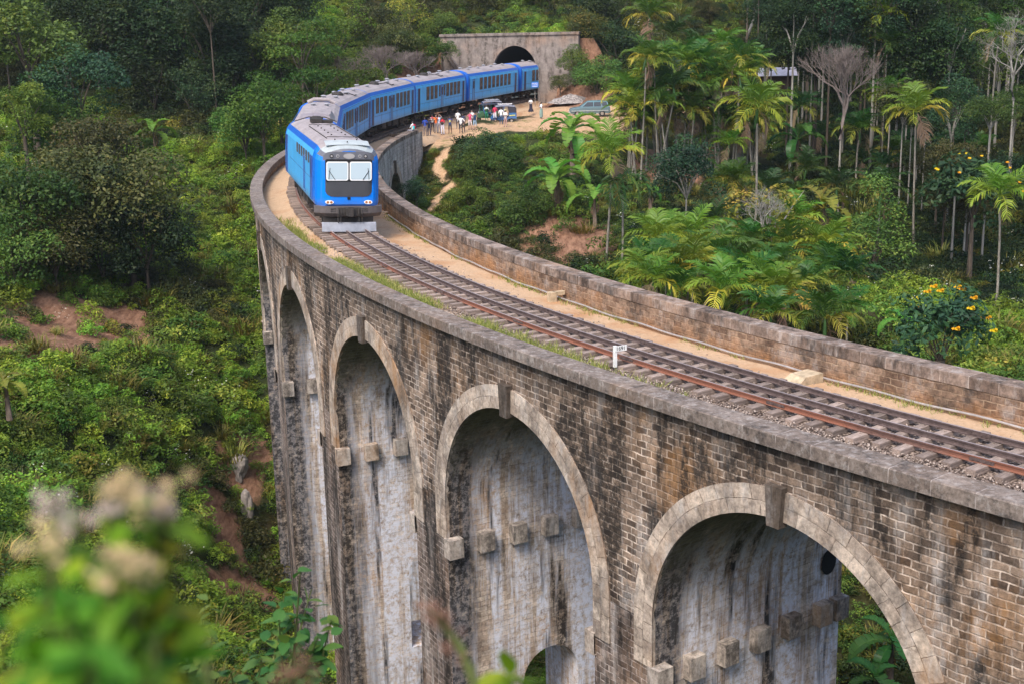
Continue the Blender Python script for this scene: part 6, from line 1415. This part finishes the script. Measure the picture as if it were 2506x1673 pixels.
    # left hand forest, each crown placed
    LF = [(300, 110, 149, 6.0, 'dark2', 'huge dark tree above the lone banana plant, left of the white bent trunk line'), (405, 85, 151, 6.0, 'dark1', 'huge dark tree in the middle of the upper left forest'), (485, 130, 149, 5.4, 'dark2', 'huge dark tree at the right side of the upper left forest'), (545, 55, 156, 5.2, 'dark1', 'dark tree at the top edge right of the huge dark trees'),
          (350, 195, 146, 4.4, 'dark1', 'dark crown hanging over the shaded trunks behind the lone banana plant'), (440, 215, 145, 3.8, 'dark3', 'blue green crown above the shaded trunks of the left forest'), (520, 195, 147, 3.8, 'dark2', 'dark crown between the shaded trunks and the bright tree by the train'), (235, 55, 150, 5.4, 'dark1', 'dark tree at the top edge behind the white bent trunk'), (590, 150, 150, 4.0, 'dark2', 'dark tree left of the layered trees, above the bright tree by the train'),
          (1285, 190, 159.5, 1.5, 'olive1', 'bush at the foot of the tunnel wall, right of the blue board'), (1318, 140, 160.5, 2.2, 'mid1', 'bush covering the right edge of the tunnel wall'),
          (1015, 120, 163, 2.0, 'mid2', 'bush overlapping the left wing of the tunnel wall'), (1345, 60, 166, 2.6, 'olive1', 'bush overhanging the upper right corner of the tunnel wall'), (60, 90, 128, 5.6, 'mid1', 'bright green spreading tree at the top left corner'), (175, 200, 124, 4.6, 'dark3', 'dark blue green tree right of the bright tree at the top left'), (130, 300, 120, 4.0, 'mid1', 'mid green tree below the bright tree at the top left'),
          (50, 260, 116, 3.6, 'bright1', 'tree with bright yellow green sprays at the left edge'), (218, 345, 108, 4.4, 'olive1', 'large olive brown tree left of the lone banana plant'), (290, 450, 100, 5.2, 'olive1', 'broad olive tree in the centre of the left slope, the largest crown'), (170, 440, 98, 4.6, 'olive2', 'olive tree overlapping the largest crown on its left'),
          (60, 470, 95, 4.8, 'mid2', 'mid green tree at the left edge above the brown thatch'), (330, 540, 99, 4.2, 'dark3', 'dark crown hanging low on the right of the largest olive tree'), (120, 560, 94, 3.8, 'olive1', 'olive tree just above the brown thatch patch'), (30, 590, 92, 3.8, 'mid1', 'leafy tree at the left edge beside the brown thatch patch'), (230, 570, 98, 3.6, 'dark1', 'shaded tree low in front of the dark hollow'),
          (600, 255, 128, 4.2, 'bright2', 'bright leafy tree close to the driving car of the train'), (560, 300, 130, 3.4, 'mid2', 'leafy shrub tree left of the bright tree near the train'), (640, 225, 132, 3.4, 'layer1', 'tree with flat layered sprays right behind the driving car'),
          (720, 215, 138, 4.4, 'layer2', 'tree with flat layered branches above the second carriage'), (800, 200, 142, 3.8, 'layer1', 'layered tree reaching out over the third carriage'), (690, 120, 146, 4.6, 'layer1', 'tall layered tree in the gap left of the brown thicket'), (770, 95, 152, 4.2, 'layer2', 'light green tree with a flat top above the brown thicket'), (640, 100, 150, 4.4, 'mid1', 'mid green tree at the edge of the dark left forest'),
          (660, 30, 165, 4.6, 'dark1', 'dark tree at the top between left forest and thicket'), (860, 60, 165, 4.0, 'olive1', 'olive bush on the hill above the brown thicket'), (930, 40, 170, 3.6, 'yellow1', 'yellow green bush on the hill left of the tunnel'), (960, 120, 163, 3.0, 'bright1', 'bright bush on the slope left of the tunnel'), (900, 100, 160, 3.2, 'olive2', 'olive scrub between the brown thicket and the tunnel'),
          (1010, 60, 172, 2.6, 'mid2', 'dark bush at the left corner of the tunnel wall'), (1100, 20, 180, 3.0, 'olive1', 'olive bush on the hill straight above the tunnel wall'), (1180, 15, 182, 3.4, 'mid1', 'mid green bush on the hill above the tunnel mouth'), (1270, 20, 180, 3.2, 'olive2', 'bush on the hill above the right end of the tunnel wall'),
          (1350, 110, 166, 3.2, 'yellow1', 'yellowish bush leaning on the right end of the tunnel wall'), (1338, 172, 160, 2.2, 'olive2', 'olive bush right of the tunnel mouth'), (1370, 180, 156, 3.2, 'mid2', 'dense bush behind the estate car'), (1420, 130, 162, 4.0, 'dark2', 'dark tree behind the left end of the palm row'), (1400, 40, 172, 4.4, 'dark1', 'dark tree high on the hill right of the tunnel'),
          (955, 440, 108, 1.5, 'teal1' if 'teal1' in CR else 'dark3', 'round dark bush against the end wall of the viaduct'), (1110, 350, 116, 2.5, 'dark3', 'large dark bush below the crowd'), (1080, 380, 114, 2.0, 'mid1', 'leafy bush right of the earth path'), (1150, 370, 114, 2.2, 'mid2', 'green bush right of the large dark bush'), (1080, 455, 108, 1.8, 'bright2', 'bright bush low on the right of the earth path'), (1200, 480, 103, 2.2, 'mid1', 'bush with many thin stems left of the red earth')]
    for u, v, y, r, k, lb in LF: T(u, v, y, r, k, lb, name='leafy_tree' if r > 2.6 else 'bush', cat='tree' if r > 2.6 else 'bush')
    # forest one cannot tell apart
    rg = random.Random(21)
    LFG, RFG, HFG = 'dark leafy tree in the unbroken forest on the left hillside', 'slender dark tree in the unbroken forest on the right', 'leafy tree of the forest covering the far hill'
    for i in range(46):
        u = rg.uniform(-120, 620); y = rg.uniform(143, 180); v = rg.uniform(-30, 235) if i % 3 else rg.uniform(150, 260)
        c = at(u, v, y); 
        if c.z-tz(c.x, c.y) < 3: c.z = tz(c.x, c.y)+rg.uniform(4, 8)
        tree(c.x, c.y, c.z, rg.uniform(3.2, 5.0), rg.choice(['dark1', 'dark2', 'dark3', 'dark1', 'slim1', 'mid1']), LFG, 'forest trees on the left', pale=rg.random() < 0.3, tr=rg.uniform(0.1, 0.18))
    for i in range(110):
        u = rg.uniform(1700, 2480); y = rg.uniform(122, 185); v = rg.uniform(-60, 160)
        c = at(u, v, y); zb = tz(c.x, c.y)
        if c.z-zb < 5: c.z = zb+rg.uniform(6, 12)
        if c.z-zb > 22: c.z = zb+rg.uniform(15, 22)
        tree(c.x, c.y, c.z, rg.uniform(2.4, 3.8), rg.choice(['slim1', 'slim2', 'slim3', 'dark2', 'dark1']), RFG, 'forest trees on the right', pale=rg.random() < 0.65, tr=rg.uniform(0.09, 0.17))
    for i in range(30):
        u = rg.uniform(2000, 2480); y = rg.uniform(96, 122); v = rg.uniform(230, 520); c = at(u, v, y); zb = tz(c.x, c.y)
        tree(c.x, c.y, max(c.z, zb+3), rg.uniform(1.8, 3.0), rg.choice(['slim1', 'slim2', 'dark1', 'mid2', 'olive1']), RFG, 'forest trees on the right', pale=rg.random() < 0.5, tr=rg.uniform(0.07, 0.12))
    for i in range(90):
        x, y = rg.uniform(-120, 140), rg.uniform(190, 265)
        tree(x, y, tz(x, y)+rg.uniform(5, 11), rg.uniform(4.0, 6.5), rg.choice(['dark1', 'dark2', 'mid1', 'olive1', 'dark3']), HFG, 'forest trees on the far hill')
    for i in range(26):
        x, y = rg.uniform(-26, 30), rg.uniform(172, 205)
        tree(x, y, tz(x, y)+rg.uniform(0.8, 2.5), rg.uniform(1.6, 2.8), rg.choice(['olive1', 'mid1', 'yellow1', 'olive2', 'bright1']), 'low bush on the hill above the tunnel wall', 'bushes above the tunnel', name='bush', cat='bush')
plant()

# ------------------------------------------------------------------ undergrowth (nobody could count it): one object of scattered shrubs
def undergrowth():
    col = bpy.data.collections.new('undergrowth_kinds')
    kinds = []
    def add(me): o = bpy.data.objects.new('kind_%02d' % len(kinds), me); col.objects.link(o); kinds.append(o)
    kw = dict(n=820, lumps=13, leaf=0.14, lump_r=(0.28, 0.45), rz=0.75)
    for i, m_ in enumerate(('scrub1', 'scrub2', 'mid', 'dark', 'olive', 'yellow')): add(crown_mesh('shrub', LM[m_], seed=60+i, **kw))
    # long grass tuft
    rng = np.random.default_rng(8); n = 90; a = rng.uniform(0, 6.28, n); r = rng.uniform(0, 0.7, n)**0.8; b0 = np.stack([np.cos(a)*r, np.sin(a)*r, np.zeros(n)], 1); d = norm(np.stack([np.cos(a)*0.6, np.sin(a)*0.6, np.ones(n)], 1)+rng.normal(0, 0.25, (n, 3))); h = rng.uniform(0.5, 1.1, n)[:, None]; sd = norm(np.cross(d, [0, 0, 1.0]))*0.03
    mid = b0+d*h*0.6; tip = mid+norm(d+np.array([0, 0, -0.7]))*h*0.45
    V = np.stack([b0-sd, b0+sd, mid+sd, mid-sd, tip+sd*0.2, tip-sd*0.2], 1).reshape(-1, 3); k = np.arange(n)*6; F = np.concatenate([np.stack([k, k+1, k+2, k+3], 1), np.stack([k+3, k+2, k+4, k+5], 1)])
    add(npmesh('grass_tuft', V, F, [LM['grass']], tint=np.repeat(rng.uniform(0, 1, n), 6)))
    add(crown_mesh('white_flowers', LM['white'], n=26, lumps=8, leaf=0.11, seed=77, lump_r=(0.3, 0.5), aspect=0.8))
    rng = np.random.default_rng(17); N = 68000
    x = rng.uniform(-85, 95, N); y = rng.uniform(18, 212, N)
    r = np.hypot(x-CX, y-CY); ang = np.degrees(np.arctan2(y-CY, x-CX)) % 360
    so, dr = masks(x, y)
    d_tr = np.concatenate([np.sqrt(((np.stack([x[i:i+5000], y[i:i+5000]], 1)[:, None]-TXY[None, ::4])**2).sum(-1)).min(1) for i in range(0, N, 5000)])
    keep = (so < 0.22) & (rng.random(N) > dr*0.93) 
    keep &= (x > -0.5*y-12) & (x < 0.47*y+10) & ~((x > -8) & (x < 26) & (y > 123) & (y < 160) & (rng.random(N) < np.where((x < 9) & (y < 150), 1.0, 0.85)))
    dx, dy = x-PORC.x, y-PORC.y; A = dx*PDIR.x+dy*PDIR.y; B = dx*PSIDE.x+dy*PSIDE.y
    keep &= ~((A > -14) & (A < 1.4) & (np.abs(B) < 9.5))
    keep &= np.where(y > 120, rng.random(N) < 0.75, True)
    x, y, d_tr = x[keep], y[keep], d_tr[keep]; z = terr(x, y); A = (x-PORC.x)*PDIR.x+(y-PORC.y)*PDIR.y; keep = (d_tr > 4.25) | (z < -4.5) | (A > 1.5); x, y, z = x[keep], y[keep], z[keep]; n = len(x)
    ex, ey = rng.uniform(-8.5, -3, 900), rng.uniform(107, 123.5, 900); es, _ = masks(ex, ey); ed = np.sqrt(((np.stack([ex, ey], 1)[:, None]-TXY[None, ::2])**2).sum(-1)).min(1); k_ = (es < 0.35) & (ed > 4.3); x, y = np.concatenate([x, ex[k_]]), np.concatenate([y, ey[k_]]); z = terr(x, y); n_old, n = n, len(x)
    nz = np.sin(x*0.23+2*np.sin(y*0.11))+np.sin(y*0.31+x*0.07)+rng.normal(0, 0.6, n)
    right = x > 0.05*y
    idx = np.where(nz > 0.9, 0, np.where(nz > 0.1, 1, np.where(nz > -0.6, 2, np.where(nz > -1.3, 3, 4))))
    u_ = rng.random(n); idx = np.where(u_ < 0.16, 6, np.where(u_ < 0.21, 5, np.where(u_ < 0.235, 7, idx)))
    idx = np.where((x > 0.215*y) & (y > 84) & (idx < 3) & (rng.random(n) < 0.85), 3, idx)
    idx[n_old:] = np.where(rng.random(n-n_old) < 0.6, 6, 1)
    left = (x < -8) & (y < 135) & (np.arange(n) < n_old); idx = np.where(left & ((idx == 3) | (idx == 2)) & (rng.random(n) < 0.75), 0, idx); idx = np.where(right & (y > 95) & (idx == 0), 3, idx)
    sc = rng.uniform(0.55, 1.25, n)*np.where(rng.random(n) < 0.12, 1.5, 1.0); sc = np.where(idx == 6, sc*0.9, sc); sc *= np.where((x > -9) & (x < 20) & (y > 105) & (y < 128), 0.72, 1)
    A = (x-PORC.x)*PDIR.x+(y-PORC.y)*PDIR.y; d_tr = np.concatenate([np.sqrt(((np.stack([x[i:i+5000], y[i:i+5000]], 1)[:, None]-TXY[None, ::4])**2).sum(-1)).min(1) for i in range(0, n, 5000)]); sc = np.where((d_tr < 5.6) & (A < 1) & (z > -4.5), sc*0.5, sc)
    z = z+np.where(idx == 7, 0.5, 0.22)*sc-0.12
    sc[n_old:] = rng.uniform(0.25, 0.55, n-n_old)
    me = bpy.data.meshes.new('undergrowth'); me.vertices.add(n); me.vertices.foreach_set('co', np.stack([x, y, z], 1).astype('f4').ravel())
    for nm, ty, val in (('idx', 'INT', idx.astype('i4')), ('scl', 'FLOAT', sc.astype('f4')), ('rz', 'FLOAT', rng.uniform(0, 6.28, n).astype('f4'))):
        a_ = me.attributes.new(nm, ty, 'POINT'); a_.data.foreach_set('value', val)
    o = link('undergrowth', me); tag(o, kind='stuff')
    g = bpy.data.node_groups.new('scatter', 'GeometryNodeTree')
    g.interface.new_socket('Geometry', in_out='INPUT', socket_type='NodeSocketGeometry'); g.interface.new_socket('Geometry', in_out='OUTPUT', socket_type='NodeSocketGeometry')
    N_ = g.nodes; gi, go_ = N_.new('NodeGroupInput'), N_.new('NodeGroupOutput'); ip = N_.new('GeometryNodeInstanceOnPoints'); ci = N_.new('GeometryNodeCollectionInfo')
    ci.inputs['Collection'].default_value = col; ci.inputs['Separate Children'].default_value = True; ci.inputs['Reset Children'].default_value = True
    ip.inputs['Pick Instance'].default_value = True
    def at_(nm, ty): q = N_.new('GeometryNodeInputNamedAttribute'); q.data_type = ty; q.inputs[0].default_value = nm; return q.outputs[0]
    cx = N_.new('ShaderNodeCombineXYZ'); L = g.links.new
    L(at_('rz', 'FLOAT'), cx.inputs[2]); L(gi.outputs[0], ip.inputs['Points']); L(ci.outputs[0], ip.inputs['Instance']); L(at_('idx', 'INT'), ip.inputs['Instance Index']); L(cx.outputs[0], ip.inputs['Rotation']); L(at_('scl', 'FLOAT'), ip.inputs['Scale']); L(ip.outputs[0], go_.inputs[0])
    o.modifiers.new('scatter', 'NODES').node_group = g
undergrowth()

# ------------------------------------------------------------------ plants close to the camera
def foreground():
    fl = leaf_mat('weed_leaf', (0.070, 0.19, 0.012), (0.16, 0.32, 0.018), (0.42, 0.42, 0.03), 0.4, 0.12); stm = plain('weed_stem', (0.14, 0.17, 0.05), 0.6); fw = plain('faded_flower_head', (0.66, 0.50, 0.28), 0.9, 0, 0.3, 60); fp = plain('pink_white_flower', (0.66, 0.52, 0.46), 0.9, 0, 0.15, 60); dry = plain('dry_brown_seed_head', (0.26, 0.13, 0.085), 0.9, 0, 0.3, 60)
    sl = leaf_mat('sapling_leaf', (0.045, 0.12, 0.030), (0.085, 0.17, 0.040), (0.17, 0.22, 0.04), 0.35, 0.1)
    rng = np.random.default_rng(41)
    def leafset(name, C_, N_, ln, wd, mat, par, droop=0.3):
        n = len(C_); C_ = np.asarray(C_); t = norm(np.asarray(N_)+rng.normal(0, 0.35, (n, 3))+np.array([0, 0, -droop])); b = norm(np.cross(t, rand_dir(n, rng)*0.4+np.array([0, 0, 1.0]))); nn = np.cross(b, t)
        l = ln*rng.uniform(0.7, 1.25, n)[:, None]; w_ = wd*rng.uniform(0.8, 1.15, n)[:, None]; VV = []; FF = []; TT = []
        for i in range(n):
            p = C_[i]; prof = ((0, 0.05), (0.22, 0.8), (0.5, 1.0), (0.78, 0.6), (1.0, 0.03)); b0 = len(VV); tv = rng.uniform(0, 1)
            for s, k in prof:
                c = p+t[i]*l[i]*s+nn[i]*(-0.18*l[i]*s*s); VV += [c-b[i]*w_[i]*k*0.5+nn[i]*w_[i]*k*0.12, c, c+b[i]*w_[i]*k*0.5+nn[i]*w_[i]*k*0.12]; TT += [tv]*3
            for j in range(4):
                for q in (0, 1): a = b0+j*3+q; FF.append((a, a+1, a+4, a+3))
        return link(name, npmesh(name, VV, FF, [mat], tint=TT, smooth=True), par)
    def ball(name, c, r, mat, par, n=170):
        d = rand_dir(n, rng); kk = rng.normal(0, 0.62, (6, 3))*r; P = np.asarray(c)+kk[rng.integers(0, 6, n)]+d*r*0.55*rng.uniform(0.5, 1.1, n)[:, None]; s = rand_dir(n, rng); V, F = quads(P, norm(d+0.5*s), norm(np.cross(d, s)), r*0.5, r*0.16); return link(name, npmesh(name, V, F, [mat]), par)
    # flowering weeds, an arm's length away
    heads = [[(265, 1140, 1.25, 0.018, fw), (250, 1150, 1.24, 0.011, fp), (282, 1130, 1.26, 0.016, fw), (128, 1152, 1.28, 0.014, fp), (175, 1192, 1.2, 0.012, fp), (90, 1232, 1.2, 0.017, fw)],
             [(385, 1140, 1.30, 0.015, fw), (355, 1165, 1.31, 0.011, fp), (335, 1182, 1.3, 0.016, fw), (375, 1160, 1.29, 0.013, fp)],
             [(285, 1292, 1.15, 0.016, fw), (318, 1285, 1.16, 0.015, fw), (250, 1300, 1.15, 0.015, fw)]]
    root = [(170, 1800, 1.1), (330, 1800, 1.25), (120, 1850, 1.05)]; lbs = ['blurred weed with the tallest cluster of pale fluffy flower heads at the lower left', 'blurred weed with flower heads leaning right of the tallest cluster', 'blurred leafy weed with tan flower heads nearest the bottom left corner']
    for k in range(3):
        r0 = at(*root[k]); zb = r0.z-0.4; o = empty('flowering_weed', (r0.x, r0.y, zb), 0, lbs[k], 'weed'); O = Vector((r0.x, r0.y, zb)); Cn = []; Nn = []
        tops = [at(*h_[:3]) for h_ in heads[k]]
        mb = MB()
        for t_ in tops:
            a, b_ = Vector((0, 0, 0)), t_-O; m_ = a.lerp(b_, 0.55)+Vector((rng.normal(0, 0.02), 0, 0.05)); pts = [a, m_, b_]; mb.tube(pts, [0.007, 0.005, 0.003], 6)
            for s in rng.uniform(0.62, 0.97, 16):
                p = m_.lerp(b_, (s-0.5)/0.5) ; az = rng.uniform(0, 6.28); Cn.append(p); Nn.append((math.cos(az), math.sin(az), 0.25))
        mb.build('stem', stm, o, smooth=True)
        leafset('leaf', Cn, Nn, 0.045, 0.022, fl, o)
        for (u, v, y, r, mt_) in heads[k]: p = at(u, v, y)-O; ball('flower_head', tuple(p), r, mt_, o)
    # leafy mass under the flowers
    o = empty('leafy_weed', at(60, 1900, 1.0), 0, 'blurred mass of bright weed leaves filling the bottom left corner', 'weed'); O = o.location.copy(); Cn = []; Nn = []; mb = MB()
    for i in range(26):
        u, v = rng.uniform(-60, 400), 0; v = 1330+abs(u-170)*0.45+rng.uniform(0, 210); y = rng.uniform(0.95, 1.25); t_ = at(u, v, y)-O; b_ = Vector((t_.x*0.6, t_.y*0.6, -0.1)); mb.tube([b_, b_.lerp(t_, 0.6)+Vector((0.01, 0, 0.02)), t_], [0.005, 0.004, 0.002], 5)
        for s in rng.uniform(0.3, 1.0, 14): az = rng.uniform(0, 6.28); Cn.append(b_.lerp(t_, s)); Nn.append((math.cos(az), math.sin(az), 0.3))
    mb.build('stem', stm, o, smooth=True); leafset('leaf', Cn, Nn, 0.05, 0.024, fl, o)
    # saplings down the bank
    for (u0, v0, pts_, y, lb, nl, ls) in ((655, 1750, [(655, 1350), (715, 1350), (690, 1300), (640, 1420), (760, 1420), (730, 1460)], 10.5, 'young sapling with fresh green leaves in front of the farthest piers', 120, 0.16), (400, 1760, [(430, 1440), (360, 1470), (470, 1390), (480, 1480), (400, 1540)], 10.0, 'spindly sapling with small round leaves left of the taller sapling', 110, 0.14), (560, 1800, [(530, 1540), (600, 1510), (470, 1555), (640, 1550), (720, 1545)], 9.5, 'low leafy sapling at the bottom edge between the two others', 90, 0.15)):
        r0 = at(u0, v0, y); zb = tz(r0.x, r0.y); zb = min(zb, r0.z-0.5); o = empty('sapling', (r0.x, r0.y, zb), 0, lb, 'sapling'); O = o.location.copy(); mb = MB(); st = r0-O; mb.tube([(0, 0, 0), tuple(st)], [0.035, 0.022], 7); Cn = []; Nn = []
        for p_ in pts_:
            t_ = at(p_[0], p_[1], y+rng.uniform(-.5, .5))-O; m_ = st.lerp(t_, 0.5)+Vector((rng.normal(0, .06), 0, 0.1)); mb.tube([tuple(st), tuple(m_), tuple(t_)], [0.018, 0.012, 0.005], 6)
            for s in rng.uniform(0.45, 1.0, nl//len(pts_)): az = rng.uniform(0, 6.28); q = st.lerp(m_, s*2) if s < 0.5 else m_.lerp(t_, s*2-1); Cn.append(q+Vector(rng.normal(0, 0.05, 3))); Nn.append((math.cos(az), math.sin(az), 0.2))
        mb.build('stem', stm, o, smooth=True); leafset('leaf', Cn, Nn, ls, ls*0.62, sl, o)
    # dry seed heads and one bright leaf spray
    for (tops, root_, y, lb) in (([(985, 1398), (1005, 1408), (1040, 1478)], (1110, 1640), 2.0, 'dry brown seed heads on a bent stalk in front of the middle piers'), ([(415, 1415), (435, 1430)], (500, 1720), 1.7, 'dry brown seed head low on the left, among the saplings'), ([(690, 1515), (655, 1545)], (720, 1720), 1.7, 'dry brown seed head at the bottom edge below the young sapling')):
        r0 = at(root_[0], root_[1], y); o = empty('dry_weed', r0-Vector((0, 0, 0.3)), 0, lb, 'dry weed'); O = o.location.copy(); mb = MB()
        for t_ in tops: p = at(t_[0], t_[1], y)-O; mb.tube([(0, 0, 0), tuple(r0-O), tuple((r0-O).lerp(p, 0.6)+Vector((0.012, 0, 0.012))), tuple(p)], [0.006, 0.005, 0.004, 0.003], 6); ball('seed_head', tuple(p), 0.016, dry, o, 90); ball('seed_head', tuple(p+Vector((0.016, 0, -0.02))), 0.012, dry, o, 60)
        mb.build('stem', stm, o, smooth=True)
    r0 = at(1170, 1640, 2.2); o = empty('leafy_shoot', r0, 0, 'single spray of bright green leaves poking in at the bottom edge', 'weed'); p = at(1170, 1550, 2.2)-r0
    MB().tube([(0, 0, 0), tuple(p)], [0.005, 0.003], 6).build('stem', stm, o); leafset('leaf', [p]*5+[p*0.8]*3, [(1, 0, 0), (-1, 0, 0), (0.6, -1, 0.2), (-0.6, -1, 0.2), (0, 0, 1), (1, 0.2, 0), (-1, 0.2, 0), (0, -1, 0)], 0.07, 0.035, fl, o, 0.1)
foreground()
# ------------------------------------------------------------------ the damp air of the valley
def haze():
    mb = MB(); mb.box((20, 220, 60), (960, 800, 210)); b = NB('valley_air'); b.nt.nodes.remove(b.p)
    v = b.n('ShaderNodeVolumePrincipled'); v.inputs['Color'].default_value = (0.80, 0.88, 0.95, 1); v.inputs['Density'].default_value = 0.00014; v.inputs['Anisotropy'].default_value = 0.2
    b.l(v.outputs[0], b.out.inputs['Volume']); tag(mb.build('haze', b.mat), kind='stuff')
haze()
